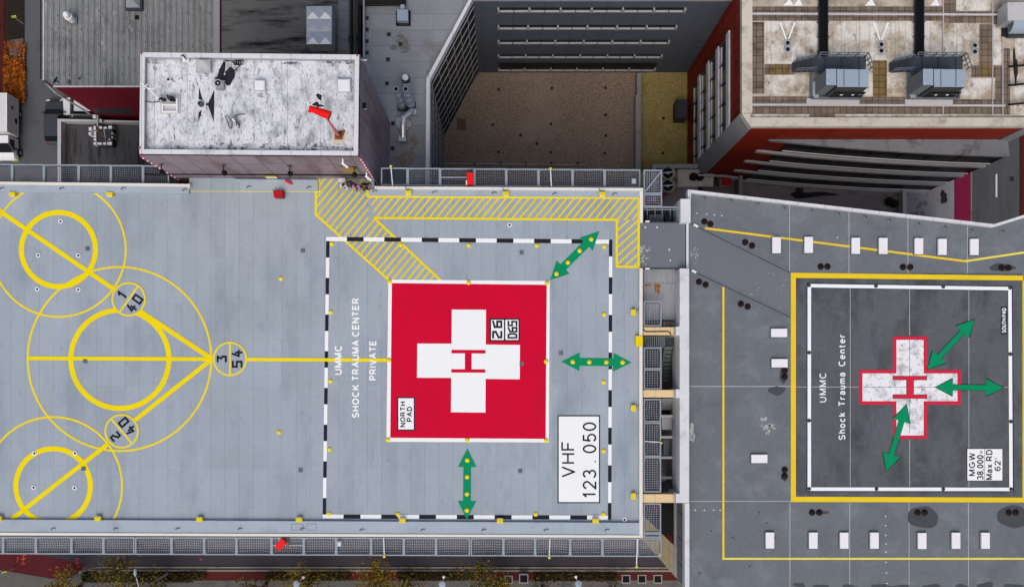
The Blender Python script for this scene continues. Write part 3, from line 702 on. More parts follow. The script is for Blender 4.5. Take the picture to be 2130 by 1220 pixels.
# ---------------------------------------------------------------- safety nets around the decks
def net(x0, y0, x1, y1, label, z=-.25, wires=True, fw=2.6, corner=False, frame='net_frame', wire='net_wire', pitch=4.5, midbar=None):
    c = W((x0 + x1) / 2, (y0 + y1) / 2, z); t = thing('safety_net', label, 'safety net', c, 'safety nets around the helipad')
    f = MB(); k = (HC - z) / FPX
    P = lambda x, y: W(x, y, z)
    f.bar(P(x0, y0 + fw / 2), P(x1, y0 + fw / 2), fw * k, .1, frame); f.bar(P(x0, y1 - fw / 2), P(x1, y1 - fw / 2), fw * k, .1, frame)
    f.bar(P(x0 + fw / 2, y0 + fw), P(x0 + fw / 2, y1 - fw), fw * k, .1, frame); f.bar(P(x1 - fw / 2, y0 + fw), P(x1 - fw / 2, y1 - fw), fw * k, .1, frame)
    if corner: f.face([P(x1 - 9, y1 - fw) + Vector((0, 0, .052)), P(x1 - fw, y1 - fw) + Vector((0, 0, .052)), P(x1 - fw, y1 - 9) + Vector((0, 0, .052))], frame)
    if midbar: f.bar(P(x0 + fw, midbar), P(x1 - fw, midbar), fw * k, .09, frame)
    i2 = fw + .8
    g2 = MB()
    if wires:
        nx = max(2, int((x1 - x0 - 2 * i2) / pitch)); ny = max(2, int((y1 - y0 - 2 * i2) / pitch)); w = .78 * k
        sx = random.uniform(-1.3, 1.3); sy = random.uniform(-1.3, 1.3)
        for i in range(nx + 1):
            xx = x0 + i2 + (x1 - x0 - 2 * i2) * i / nx
            pt = [P(xx + sx * math.sin(math.pi * q / 4) * math.sin(math.pi * i / nx), y0 + i2 + (y1 - y0 - 2 * i2) * q / 4) - Vector((0, 0, .02 + .15 * math.sin(math.pi * q / 4))) for q in range(5)]
            for a, b in zip(pt, pt[1:]): g2.bar(a, b, w, .02, wire)
        for i in range(ny + 1):
            yy = y0 + i2 + (y1 - y0 - 2 * i2) * i / ny
            pt = [P(x0 + i2 + (x1 - x0 - 2 * i2) * q / 4, yy + sy * math.sin(math.pi * q / 4) * math.sin(math.pi * i / ny)) - Vector((0, 0, .045 + .15 * math.sin(math.pi * q / 4))) for q in range(5)]
            for a, b in zip(pt, pt[1:]): g2.bar(a, b, w, .02, wire)
        pass
        for a, b in (((x0 + i2, y0 + i2), (x1 - i2, y0 + i2)), ((x0 + i2, y1 - i2), (x1 - i2, y1 - i2)), ((x0 + i2, y0 + i2), (x0 + i2, y1 - i2)), ((x1 - i2, y0 + i2), (x1 - i2, y1 - i2))):
            g2.bar(P(*a) - Vector((0, 0, .07)), P(*b) - Vector((0, 0, .07)), 1.4 * k, .03, 'dark_steel')
    f.build('frame', t)
    if wires: g2.build('netting', t)
    return t
bx = [-60, 7, 75, 149, 215.5, 281.5, 357, 425, 492, 565, 632, 699.5, 772, 840, 907, 979, 1047, 1113, 1186, 1253, 1326, 1376]
note = {0: 'cut by the picture edge', 8: 'left of the tilted red box', 9: 'holding the tilted red box', 19: 'beside the long light arm', 20: 'at the deck corner'}
for i in range(21):
    q = 1.5 if i in (4, 14) else 0
    yo = 1115.5 + 3 * (bx[i] / 1330); yb = 1151.5 + 5.5 * (bx[i] / 1330)
    lb = f'grey safety net on the street side, {ORD[i]} from left' + (', ' + note[i] if i in note else '')
    net(bx[i], yo, bx[i + 1] - q, yb, lb, corner=(i == 20), midbar=(1133 if i == 9 else None))
lx = [-60, 25.6, 91.8, 164, 231, 297.7, 352]
for i in range(6):
    net(lx[i], 341 + i * .6, lx[i + 1], 380 + i * .6, f'grey safety net on the upper left deck edge, {ORD[i]} from left' + (', against the tower corner' if i == 5 else ''), wire='net_dark')
rx = [792.5, 848, 915.4, 987, 1053, 1120, 1191, 1257.6, 1331.6]
for i in range(8):
    ex = {0: ', unmeshed bay beside tower', 2: ', with upright red box', 7: ', beside the corner'}.get(i, '')
    net(rx[i], 349 + i * .5, rx[i + 1], 386 + i * .6, f'grey safety net on the upper right deck edge, {ORD[i]} from left{ex}', wires=(i != 0), wire='net_dark', midbar=(369 if i == 2 else None))
side = [(1338.5, 353, 1377, 403, 'upper one at the top right deck corner, with a white diagonal'), (1338.5, 403.5, 1377, 430, 'lower one at the top right deck corner, above the footbridge'),
        (1338.5, 626, 1376, 678, 'in front of the corrugated roof between the decks'), (1338.5, 722, 1376, 767, 'upper one left of the outside stair'), (1338.5, 767.5, 1376, 809, 'lower one left of the outside stair'),
        (1338.5, 829, 1375, 877, 'uppermost beside the duct shaft between the decks'), (1338.5, 878, 1375, 949, 'middle one beside the duct shaft between the decks'),
        (1338.5, 949.5, 1375, 1023, 'lowest beside the duct shaft between the decks'), (1338.5, 1046, 1375, 1108, 'below the lowest beige beam'), (1338.5, 1108.5, 1375, 1117, 'narrow one closing the lower deck corner')]
for x0, y0, x1, y1, d in side:
    net(x0, y0, x1, y1, f'grey mesh safety net {d}', z=-.3)
m = MB(); m.bar(W(1342, 398, -.2), W(1374, 358, -.2), .09, .06, 'steel'); m.tube([W(1332, 356, -.2), W(1332, 386, -.2)], .05, 'olive_box', 6)
tag(m.build('brace_bar', loc=W(1358, 380, -.2)), 'pale diagonal brace across the corner net above the footbridge', 'brace')

# ---------------------------------------------------------------- south building
SB = thing('hospital_building', 'dark grey roof deck on the right with the worn white cross and yellow frame', 'building', W(1800, 800, GZ))
sroof = [(1433, 397), (2068, 468), (2135, 447), (2300, 400), (2300, 1227), (1428, 1227), (1428, 1045), (1433, 1045)]
m = MB(); m.prism(sroof, -.5, 0, 'south_roof'); m.build('roof_deck', SB)
wp = [W(x, y) for x, y in [(1435, 399), (2067.8, 470), (2135, 449), (2298, 402), (2298, 1225)]] + [W(1428, 1225), W(1428, 1045), W(1435, 1045)]
m = MB(); m.prism_w(wp, -4.0, -.5, 'dark_siding', top=False, bottom=False); m.prism_w(wp, GZ, -4.0, 'beige_wall', top=False, bottom=False); m.build('wall', SB)
# dark glazing on the left face, beside the beige corner
xw = W(1428, 1100).x
m = MB(); m.face([(xw - .03, W(0, 1046).y, -4.15), (xw - .03, -13.3, -4.15), (xw - .03, -13.3, -27), (xw - .03, W(0, 1046).y, -27)], 'glass_dark'); m.build('window', SB)
m = MB(); m.boxw(xw - .14, -12.2, -4.1, .2, 6.4, .2, 'concrete_mid'); m.build('ledge', SB)
m = MB(); m.boxw(xw - .06, -11.6, -13.5, .06, .7, 3.0, 'deep_red'); m.boxw(xw - .06, -12.9, -7, .06, .4, 1.6, 'deep_red'); m.build('banner', SB)
m = MB()
m.prism([(1431, 394), (2068, 466), (2068, 472), (1438, 400.5)], -.5, .45, 'white_coping'); m.prism([(2068.2, 466), (2300, 394), (2300, 400), (2068.2, 472)], -.5, .45, 'white_coping')
m.prism([(1431, 394.3), (1437.5, 400.8), (1437.5, 414), (1431, 413)], -.5, .45, 'white_coping')
m.prism([(1424.5, 1046), (1434, 1046), (1434, 1227), (1424.5, 1227)], -.5, .45, 'white_coping')
m.build('coping', SB)
m = MB()
m.prism([(1415.5, 413.5), (1437, 413.5), (1437, 462.5), (1415.5, 462.5)], -2.5, .75, 'white_coping')
m.prism([(1414, 558), (1433.5, 558), (1433.5, 1045), (1414, 1045)], -2.5, .75, 'white_coping')
for y0, y1 in ((679, 697), (809, 827), (1026, 1045)): m.prism([(1406, y0), (1413.8, y0), (1413.8, y1), (1406, y1)], -2.5, .7, 'white_coping')
m.build('parapet', SB)
# the south face of the gap: pale wall under the parapet
m = MB(); xg = W(1418, 0).x; m.face([(xg, W(0, 560).y, -2.5), (xg, W(0, 1045).y, -2.5), (xg, W(0, 1045).y, -14), (xg, W(0, 560).y, -14)], 'concrete_mid'); m.build('gap_wall', SB)
# markings
m = MB(); m.rect(1646, 568, 2126, 1042, .008, 'south_pad'); m.build('landing_surface', SB)
m = MB()
m.sheet([(1645, 567), (2128, 573), (2128, 583), (1645, 577.5)], .016, 'south_yellow'); m.sheet([(1645, 1032), (2135, 1034), (2135, 1044), (1645, 1043)], .016, 'south_yellow')
m.sheet([(1645, 577.7), (1655.5, 577.7), (1655.5, 1031.8), (1645, 1031.8)], .016, 'south_yellow'); m.sheet([(2127, 583.4), (2138, 583.4), (2138, 1033.8), (2127, 1033.8)], .016, 'south_yellow')
m.build('yellow_frame', SB)
def frame(mb, a, b, c, d, w, z, mt):
    A, B, C, D = [Vector(p) for p in (a, b, c, d)]
    mb.sheet([A, B, B + Vector((0, w)), A + Vector((0, w))], z, mt); mb.sheet([D, C, C - Vector((0, w)), D - Vector((0, w))], z, mt)
    mb.sheet([A + Vector((0, w)), A + Vector((w, w)), D + Vector((w, -w)), D + Vector((0, -w))], z, mt)
    mb.sheet([B + Vector((-w, w)), B + Vector((0, w)), C + Vector((0, -w)), C + Vector((-w, -w))], z, mt)
m = MB(); frame(m, (1678, 588), (2106.5, 594.5), (2109, 1022.5), (1677.8, 1022), 10.5, .014, 'black_paint'); frame(m, (1679.8, 590), (2104.5, 596.3), (2106.8, 1020.5), (1679.8, 1020), 7.4, .020, 'white_paint'); m.build('white_frame', SB)
m = MB()
m.rect(1857.6, 699.3, 1928.2, 769, .024, 'south_red'); m.rect(1787, 769, 1998.5, 840.7, .024, 'south_red'); m.rect(1857.6, 840.7, 1928.2, 911.8, .024, 'south_red')
wc = 'worn_white'
m.rect(1864.6, 706.3, 1921.2, 776, .030, wc); m.rect(1794, 776, 1991.5, 833.7, .030, wc); m.rect(1864.6, 833.7, 1921.2, 904.8, .030, wc)
cr = m.build('cross_marking', SB)
m = MB()
for z, gq, mt in ((.036, .9, 'black_paint'), (.041, 0, 'south_red')):
    m.rect(1857.7 - gq, 782 - gq, 1927.5 + gq, 789 + gq, z, mt); m.rect(1857.7 - gq, 820.5 - gq, 1927.5 + gq, 827.7 + gq, z, mt); m.rect(1886 - gq, 789 + gq, 1900 + gq, 820.5 - gq, z, mt)
m.build('letter_marking', cr)
for a, b in (((2026.8, 664), (1929, 767.6)), ((1946.2, 804.7), (2087, 805.8)), ((1885.6, 841), (1843.8, 979.6))):
    m = MB(); arrow(m, a, b, 36, 36, 10.8, .046, 'black_paint', .9); arrow(m, a, b, 36, 36, 10.8, .051, 'green_paint'); m.build('direction_arrow', SB)
t = MB(); text(t, "UMMC", 1704.5, 774, 1718.8, 836, .024, 'white_paint', .145, .26); text(t, "Shock  Trauma  Center", 1744, 695, 1758.5, 914.5, .024, 'white_paint', .165, .26); t.build('lettering', SB)
m = MB(); m.rect(2082.3, 637.5, 2094.8, 695, .024, 'black_paint'); pn = m.build('name_panel', SB)
t = MB(); text(t, "SOUTH PAD", 2084.2, 640, 2093.0, 692, .030, 'white_paint', .17, .12); t.build('lettering', pn)
m = MB(); m.rect(2011, 932, 2086, 999.5, .024, 'black_paint'); m.rect(2012.3, 933, 2085, 998.5, .028, 'white_paint'); m.rect(2047.8, 933, 2048.7, 998.5, .032, 'black_paint'); pn = m.build('weight_panel', SB)
t = MB(); text(t, "MGW", 2015.5, 941, 2028.5, 989, .036, 'black_paint', .17); text(t, "38,000", 2032, 945.5, 2046, 997, .036, 'black_paint', .17); text(t, "#", 2038, 936.5, 2044, 943, .036, 'black_paint', .12)
text(t, "Max RD", 2051, 934.5, 2064.5, 997, .036, 'black_paint', .17); text(t, "62'", 2068.5, 952, 2081.5, 979, .036, 'black_paint', .17); t.build('lettering', pn)
m = MB(); m.line((1466, 474.5), (2008, 543), 4.2, .010, 'south_yellow'); m.line((2008, 543), (2230, 510), 4.2, .0115, 'pale_yellow'); m.build('guide_line', SB)
m = MB(); m.rect(1502.6, 596, 1506.8, 1159, .010, 'south_yellow'); m.rect(1502.6, 1159, 2300, 1163, .010, 'pale_yellow'); m.build('guide_line', SB)
m = MB()
m.rect(1435, 802.5, 1645, 803.7, .006, 'joint_white'); m.rect(1656, 803.8, 1678, 804.6, .012, 'joint_white'); m.rect(1435, 1041.2, 1645, 1042.2, .006, 'joint_white'); m.rect(1688, 803.8, 1786, 804.8, .013, 'joint_white'); m.rect(2000, 804.5, 2099, 805.3, .013, 'joint_white')
for x, y0 in ((1642, 426), (1765.5, 441), (1888, 455), (2012, 470)): m.rect(x, y0, x + 1, 566 if x < 1700 else 569, .006, 'joint_white')
for x in (1642.5, 1767, 1890.5, 2014): m.rect(x, 1044.5, x + 1, 1222, .006, 'joint_white')
for x in (1768, 1891.5, 2015): m.rect(x, 599, x + .9, 697 if x == 1891.5 else 1013, .013, 'joint_white')
m.rect(1891.5, 706, 1892.3, 900, .034, 'tar'); m.rect(1891.5, 914, 1892.4, 1013, .013, 'joint_white'); m.rect(1796, 804.4, 1985, 805.2, .0345, 'tar')
m.build('roof_joint', SB)
# stains and patches with a shape of their own
def blob(mb, cx, cy, rx, ry, z, mt, seed, n=26, rough=.18):
    rr = random.Random(seed); ph = [rr.uniform(0, 6.3) for _ in range(5)]
    pts = []
    for k in range(n):
        t = 2 * math.pi * k / n; q = 1 + rough * sum(math.sin((j + 2) * t + ph[j]) / (j + 1.5) for j in range(5))
        pts.append((cx + rx * q * math.cos(t), cy + ry * q * math.sin(t)))
    mb.sheet(pts, z, mt)
def stain(*a, **k):
    q = MB(); blob(q, *a, **k); q.build('damp_stain', SB)
stain(1920, 1075, 31, 24, .007, 'wet_dark', 1, rough=.1); stain(2108, 1074, 35, 23, .007, 'wet_dark', 2, rough=.1); stain(1616, 812, 15, 11, .007, 'wet_dark', 3, rough=.25)
stain(2084, 556, 24, 9, .007, 'wet_dark', 4); stain(1630, 778, 9, 18, .0072, 'wet_dark', 5); stain(1631, 990, 7, 9, .007, 'wet_dark', 6); stain(1710, 1065, 14, 4, .007, 'wet_dark', 7)
for i in range(9): stain(1655 + i * 57 + random.uniform(-8, 8), 1217 + random.uniform(-1, 3), random.uniform(10, 22), random.uniform(3, 7), .0075, 'wet_dark', 20 + i, rough=.3)
for i in range(7): stain(random.uniform(1450, 1640), random.uniform(1060, 1200), random.uniform(1.5, 3), random.uniform(1.5, 3), .0085, 'wet_dark', 40 + i, rough=.35)
for i in range(5): stain(random.uniform(1560, 1625), random.uniform(650, 730), random.uniform(4, 9), random.uniform(3, 6), .0085, 'south_roof', 60 + i, rough=.35)
m = MB()
for i, (x, y, a, b) in enumerate(((1589, 871, 6, 5), (1594, 888, 7, 6), (1604, 884, 5, 4), (1598, 899, 5, 5), (1585, 884, 3, 4), (1610, 890, 3, 2), (1439, 900, 7, 16), (1563, 612, 4, 2))): blob(m, x, y, a, b, .0088, 'scuff', 80 + i, rough=.42)
for i in range(26): blob(m, random.uniform(1437, 1452), random.uniform(515, 550), random.uniform(.8, 2), random.uniform(.8, 2.4), .0092, 'scuff', 100 + i, n=8)
for i in range(14): blob(m, random.uniform(1540, 1640), random.uniform(560, 640), random.uniform(.7, 1.6), random.uniform(.7, 1.6), .0092, 'scuff', 130 + i, n=8)
m.build('worn_patch', SB)
m = MB(); m.sheet([(1434, 466), (1440, 466), (1643, 567), (1643, 658), (1434, 560)], .0045, 'walk_grey'); m.build('walkway', SB)
# low rails along the walkway
for (a, b), lb in ((((1440, 466), (1643, 566.5)), 'thin dark rail on the right roof, upper one, ending at the yellow frame corner'), (((1436, 561), (1643, 658.5)), 'thin dark rail on the right roof, lower one, from the footbridge to the yellow frame')):
    m = MB(); m.bar(W(*a, .06), W(*b, .06), .07, .1, 'dark_steel'); m.bar(W(a[0] + 1, a[1] - 1.6, .03), W(b[0] + 1, b[1] - 1.6, .03), .05, .05, 'steel')
    t_ = thing('low_rail', lb, 'rail', W(*a), 'low rails of the roof walkway'); m.build('rail', t_)
    m = MB(); m.bar(W(a[0] + 3, a[1] + 1, .09), W(a[0] + 12, a[1] + 5.5, .09), .16, .1, 'white_metal'); m.build('end_cap', t_)
# white hatches
HT = thing('white_hatch', 'x', 'roof hatch', group='white rectangular roof hatches')
p = MB(); p.boxw(0, 0, .12, .62, 1.18, .24, 'white_metal'); p.build('lid', HT)
p = MB(); p.boxw(0, 0, .02, .72, 1.28, .04, 'dark_steel'); p.build('kerb', HT)
hs = []
desc = ['leftmost, its top on the yellow line', 'second from the left, cut by the yellow line', 'third from the left, yellow line behind its middle', 'fourth from the left, crossed by yellow line low',
        'fifth from the left, above a pair of drains', 'second from the right', 'rightmost, above the bend of the yellow line']
for (x, y), d in zip(((1613.7, 510.5), (1680.3, 509.8), (1778, 511.7), (1835, 512), (1909, 512.5), (1957.7, 513.8), (2024, 514)), desc): hs.append((x, y, 0, f'white roof hatch in the upper row, {d}'))
for x, y, d in ((1619, 692, 'uppermost beside the yellow frame'), (1620, 755, 'directly above a damp pair of drains'), (1578, 953, 'alone on open roof')): hs.append((x, y, R(90), f'white crosswise roof hatch left of the yellow frame, {d}'))
desc = ['leftmost, near the thin line corner', 'second from the left', 'third from the left', 'fourth from the left', 'below the left round damp stain', 'second from the right', 'rightmost']
for (x, y), d in zip(((1600, 1122), (1690, 1122.3), (1754, 1122.3), (1816.7, 1122.3), (1915.7, 1123), (1986, 1122.5), (2047, 1122.5)), desc): hs.append((x, y, 0, f'white roof hatch in the lower row, {d}'))
for i, (x, y, rz, lb) in enumerate(hs):
    if i == 0: HT.location = W(x, y, .01); HT['label'] = lb
    else: dup(HT, W(x, y, .01), lb, rz)
# paired drains
p = MB(); p.lathe((0, 0, 0), [(.235, 0), (.23, .06), (.17, .12), (.08, .16)], 'rust_iron', 16)
p.boxw(0, 0, .17, .3, .03, .02, 'black_metal'); p.boxw(0, 0, .171, .03, .3, .02, 'black_metal')
RD = p.build('roof_drain')
pr = [((1465, 461), (1477.5, 466), 'near the parapet corner by the footbridge'), ((1550, 504), (1564, 511), 'between the yellow line and the upper rail'), ((1454, 586), (1467.5, 592), 'just below the start of the lower rail'),
      ((1541, 632), (1555, 637.5), 'below the middle of the lower rail'), ((1707, 554.5), (1721, 554.5), 'above the yellow frame, leftmost pair'), ((1878, 555.5), (1893, 555.5), 'above the yellow frame, middle pair'),
      ((2083, 557), (2097, 557), 'in the damp stain above the yellow frame'), ((1632, 770.5), (1632, 783), 'left of the yellow frame under a white hatch'), ((1632, 976.5), (1632, 989.5), 'left of the yellow frame near its lower corner'),
      ((1689, 1065), (1704, 1065), 'below the yellow frame, with a crack beside it'), ((1908.5, 1065), (1923, 1065), 'in the left round damp stain'), ((2098, 1065), (2112.5, 1065), 'in the right round damp stain')]
i = 0
for a, b, d in pr:
    v = abs(a[0] - b[0]) < 3
    for c, wch in ((a, 'upper' if v else 'left'), (b, 'lower' if v else 'right')):
        o = RD if i == 0 else RD.copy()
        if i: COL.objects.link(o)
        i += 1
        o.location = W(c[0], c[1], .012); tag(o, f'dark roof drain, {wch} of the pair {d}', 'drain', 'paired roof drains')
p = MB(); p.lathe((0, 0, 0), [(.15, 0), (.14, .04), (.07, .06)], ['drain_dark', 'unit_dark', 'unit_dark'], 12); PL = p.build('pad_light')
for i, (x, y, d) in enumerate(((1682.5, 593, 'upper left corner'), (1822, 594.5, 'upper side, left third'), (1962, 596, 'upper side, right third'), (2101, 598, 'upper right corner'), (1683, 733, 'left side, upper third'), (1683, 874, 'left side, lower third'),
        (2101.5, 736, 'right side, upper third'), (2102.5, 876, 'right side, lower third'), (1683, 1016, 'lower left corner'), (1823, 1016, 'lower side, left third'), (1962, 1016.5, 'lower side, right third'), (2103, 1016.5, 'lower right corner'))):
    o = PL if i == 0 else PL.copy()
    if i: COL.objects.link(o)
    o.location = W(x, y, .024); tag(o, f'small grey flush light on the white frame of the dark pad, {d}', 'light', 'flush lights of the dark pad')
m = MB()
for i, (x, y) in enumerate(((1450, 443.5), (1470, 445), (1486, 447), (1501, 448.5), (1742, 494), (1446, 1060), (1465, 1060), (1484.5, 1060), (1498, 1060), (1842, 1073), (1842, 1092), (1842, 1112), (1843, 1130), (1843, 1147), (1843, 1168), (1844, 1190), (1845, 1212))): blob(m, x, y, 1.5, 1.1, .0095 + i * .0002, 'white_paint', 700 + i, n=8)
m.build('paint_dot', SB)
p = MB(); p.boxw(0, 0, .03, .2, .2, .06, 'drain_dark'); p.tube([(.05, .05, .06), (.12, .1, .16), (.16, -.04, .1)], .03, 'dark_steel', 6); AN = p.build('roof_anchor')
for i, (x, y) in enumerate(((1462, 413), (1517.5, 418), (1574, 426), (1629, 433.5), (1685.5, 439.5), (1741.5, 446), (1797.5, 452.5), (1847.5, 459.5), (1908, 467), (1963, 474), (2018, 480), (2082.5, 482.5))):
    o = AN if i == 0 else AN.copy()
    if i: COL.objects.link(o)
    o.location = W(x, y, 0.01); tag(o, f'small grey anchor along the slanting white parapet, {ORD[i]} from the left', 'roof anchor', 'anchors along the slanting parapet')

# ---------------------------------------------------------------- footbridge and the gap between the decks
FB = thing('footbridge', 'short grey footbridge joining the hatched walkway to the right roof', 'bridge', W(1380, 510, -.5))
m = MB(); m.prism([(1330.5, 463), (1425.5, 463), (1425.5, 557), (1330.5, 557)], -.5, .02, 'walk_grey'); m.build('deck', FB)
m = MB()
for i in range(30): blob(m, 1331 + abs(random.gauss(0, 9)), random.uniform(510, 548), random.uniform(.8, 3), random.uniform(.8, 3.4), .026 + i * .0004, 'scuff', 200 + i, n=9, rough=.4)
for x, y in ((1342.5, 472.5), (1367, 472.5), (1392, 519), (1394, 541)): blob(m, x, y, 1.6, 1.6, .05, 'white_paint', 5, n=8)
m.build('worn_paint', FB)
m = MB(); m.box(1425.8, 465, 1427.4, 557, -.4, .05, 'tar'); m.box(1427.4, 465, 1432.6, 557, -.4, .06, 'white_coping'); m.build('joint_plate', FB)
m = MB(); m.box(1330.5, 461.6, 1425, 462.9, -.4, .1, 'dark_steel'); m.box(1330.5, 557.1, 1425, 558.4, -.4, .1, 'dark_steel'); m.build('edge_angle', FB)
for (x0, y0), d in (((1342, 459.5), 'upper'), ((1342, 557.5), 'lower')):
    m = MB(); m.boxw(W(x0 + 4, y0 + 1.5).x, W(0, y0 + 1.5).y, .12, .3, .12, .14, 'white_metal'); m.boxw(W(x0 + 4, y0 + 1.5).x, W(0, y0 + 1.5).y, .2, .22, .08, .03, 'lamp_glass')
    tag(m.build('step_light', loc=W(x0 + 4, y0, .1)), f'small white light block on the {d} side of the footbridge, at its deck end', 'light', 'light blocks at the footbridge')
g = MB(); g.up([W(1300, 355, -26), W(1452, 355, -26), W(1452, 470, -26), W(1300, 470, -26)], 'podium'); tag(g.build('yard_floor', loc=W(1400, 400, -26)), kind='structure')
g = MB(); g.up([W(1335, 556, -12), W(1436, 556, -12), W(1436, 1046, -12), W(1335, 1046, -12)], 'asphalt_dark'); tag(g.build('gap_floor', loc=W(1380, 800, -12)), kind='structure')
GH = thing('grille_bay', 'dark railed bay with equipment behind the footbridge', 'platform', W(1375, 446, -3))
m = MB(); m.rect(1338, 432, 1414, 464, -3, 'unit_dark'); m.build('floor', GH)
m = MB(); m.bar(W(1338, 431, -.3), W(1414, 431, -.3), .1, .1, 'steel'); m.bar(W(1338, 436, -.6), W(1414, 436, -.6), .06, .06, 'steel')
for x in (1346, 1362, 1377, 1394, 1408): m.bar(W(x, 431, -.3), W(x + .6, 456, -1.6), .07, .07, 'steel')
m.build('railing', GH)
m = MB(); m.box(1350, 446, 1380, 462, -3, -1.8, 'unit_side'); m.box(1384, 450, 1396, 462, -3, -2.0, 'unit_dark'); m.build('cabinet', GH)
m = MB(); m.face([W(1400, 446, -1.2), W(1412, 434, -1.2), W(1412, 462, -1.8), W(1401, 462, -1.8)], 'olive_box'); m.build('sloped_plate', GH)
# corrugated lean-to roof
CR = thing('corrugated_roof', 'grey corrugated metal roof with a rust stain between the two decks', 'roof', W(1375, 610, -2))
for (x0, y0, x1, y1, z) in ((1338, 559, 1412, 589, -1.3), (1338, 590, 1409, 665, -1.6)):
    m = MB(); n = 26
    for i in range(n):
        xa, xb = x0 + (x1 - x0) * i / n, x0 + (x1 - x0) * (i + 1) / n; za, zb = z + .07 * (i % 2), z + .07 * ((i + 1) % 2)
        m.up([W(xa, y0, za), W(xb, y0, zb), W(xb, y1, zb), W(xa, y1, za)], 'galvanised')
    m.build('sheet_metal', CR)
m = MB(); m.box(1338, 588.6, 1412, 590.4, -1.5, -1.2, 'steel'); m.build('flashing', CR)
m = MB(); m.rect(1361, 592, 1374, 598, -1.48, 'rust'); m.rect(1363, 598, 1366, 606, -1.48, 'rust'); m.rect(1368, 598, 1371, 610, -1.48, 'rust'); m.rect(1341, 591.5, 1354, 594, -1.48, 'rust'); m.build('rust_stain', CR)
m = MB(); m.box(1379, 668, 1402, 677, -2.4, -1.9, 'concrete_tan')
for x in (1386, 1394): m.box(x, 668.5, x + .8, 676.5, -1.9, -1.86, 'tar')
tag(m.build('brick_sill', loc=W(1390, 672, -2.4)), 'small brick sill under the corrugated roof end, above a beige beam', 'ledge')
for i, (y0, y1, d) in enumerate(((680, 696, 'uppermost, with a black hose'), (810.5, 826, 'middle, below the outside stair'), (1027, 1044.5, 'lowest, below the duct shaft'))):
    m = MB(); m.box(1337.9, y0, 1405.8, y1, -1.3, -.15, 'beige_beam')
    tag(m.build('concrete_beam', loc=W(1372, y0, -1.3)), f'beige concrete beam bridging the gap between the decks, {d}', 'beam', 'beige beams between the decks')
m = MB(); m.tube([W(1338.5, 683, -.08), W(1340, 688, -.1), W(1346, 689.5, -.1), W(1388, 689, -.1), W(1394, 691, -.1), W(1395, 696.5, -.1)], .04, 'hose_black', 6)
tag(m.build('hose', loc=W(1370, 689, -.1)), 'thin black hose lying along the uppermost beige beam', 'hose')
ST = thing('outside_stair', 'dark green steel stair with landing in the gap right of the gate plate', 'staircase', W(1375, 750, -6))
m = MB()
for i in range(12): m.bar(W(1338 + i * 3.9, 700.5, -1.6), W(1338 + i * 3.9, 721, -1.6), .05, .08, 'steel')
m.bar(W(1337.5, 700, -1.6), W(1402, 700, -1.6), .1, .15, 'olive_box'); m.bar(W(1337.5, 721.5, -1.6), W(1402, 721.5, -1.6), .1, .15, 'olive_box'); m.rect(1382, 701, 1402, 721, -1.65, 'unit_dark')
m.build('landing', ST)
for i in range(9):
    m = MB(); y = 724 + i * 8.2; xo = -5.5 * math.sin(i / 8 * 1.5)
    m.boxw(W(1391 + xo, y, -1.9 - i * .45).x, W(1391 + xo, y, -1.9 - i * .45).y, -1.9 - i * .45, .58, .24, .05, 'unit_side'); m.build('step', ST)
for sx in (-1, 1):
    m = MB(); pts = [W(1391 - 5.5 * math.sin(i / 8 * 1.5) + sx * 9.5, 722 + i * 9.2, -1.5 - i * .45) for i in range(9)]
    for a, b in zip(pts, pts[1:]): m.bar(a, b, .1, .3, 'olive_box')
    m.build('stringer', ST)
RC = thing('hose_cabinet', 'red hose cabinet on the wall beside the outside stair', 'cabinet', W(1410, 720, -2.5))
m = MB(); m.box(1406.5, 708, 1412.5, 729, -3.2, -2.2, 'deep_red'); m.build('body', RC)
m = MB(); m.box(1406.8, 702, 1412, 707.8, -3.2, -2.4, 'cloth_white'); m.tube([W(1407, 700, -2.2), W(1411, 704, -2.2)], .08, 'pink_red', 6); m.build('valve', RC)
DS = thing('duct_shaft', 'open shaft with grey duct, pipes and cross struts between the decks', 'shaft', W(1390, 930, -10))
m = MB(); m.face([W(1376, 828, -1.5), W(1413, 828, -1.5), W(1412, 852, -5), W(1376, 852, -5)], 'concrete_mid'); m.face([W(1376, 1024, -3), W(1413, 1024, -3), W(1408, 990, -7), W(1376, 1002, -7)], 'concrete_mid')
m.face([W(1413, 852, -2.6), W(1413, 1024, -2.6), W(1404, 1018, -9), W(1404, 858, -9)], 'concrete_pale'); m.build('shaft_wall', DS)
m = MB(); m.box(1377, 868, 1398, 893, -8, -4, 'galvanised'); m.box(1399, 868, 1407, 890, -8, -5, 'galvanised'); m.build('duct', DS)
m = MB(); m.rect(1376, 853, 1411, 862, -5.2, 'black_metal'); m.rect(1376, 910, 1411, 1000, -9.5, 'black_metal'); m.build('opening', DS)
for x, r_ in ((1382, .1), (1388, .16), (1394, .1), (1403, .14)):
    m = MB(); m.tube([W(x, 914, -5), W(x + .5, 944, -6.5)], r_, 'steel', 8); m.build('pipe', DS)
for y in (864.5, 908, 950.5, 992.5):
    m = MB(); m.tube([W(1375, y, -2.6), W(1411, y, -2.6)], .11, 'concrete_pale', 8); m.build('strut', DS)
m = MB(); m.lathe(W(1375.5, 920, -.2), [(.09, 0), (.09, .1), (.04, .16)], 'dome_yellow', 10); m.tube([W(1340, 917, -.2), W(1375, 919, -.2)], .035, 'white_metal', 6)
tag(m.build('arm_light', loc=W(1375, 920, -.2)), 'small yellow light on a white arm over the duct shaft net', 'light')
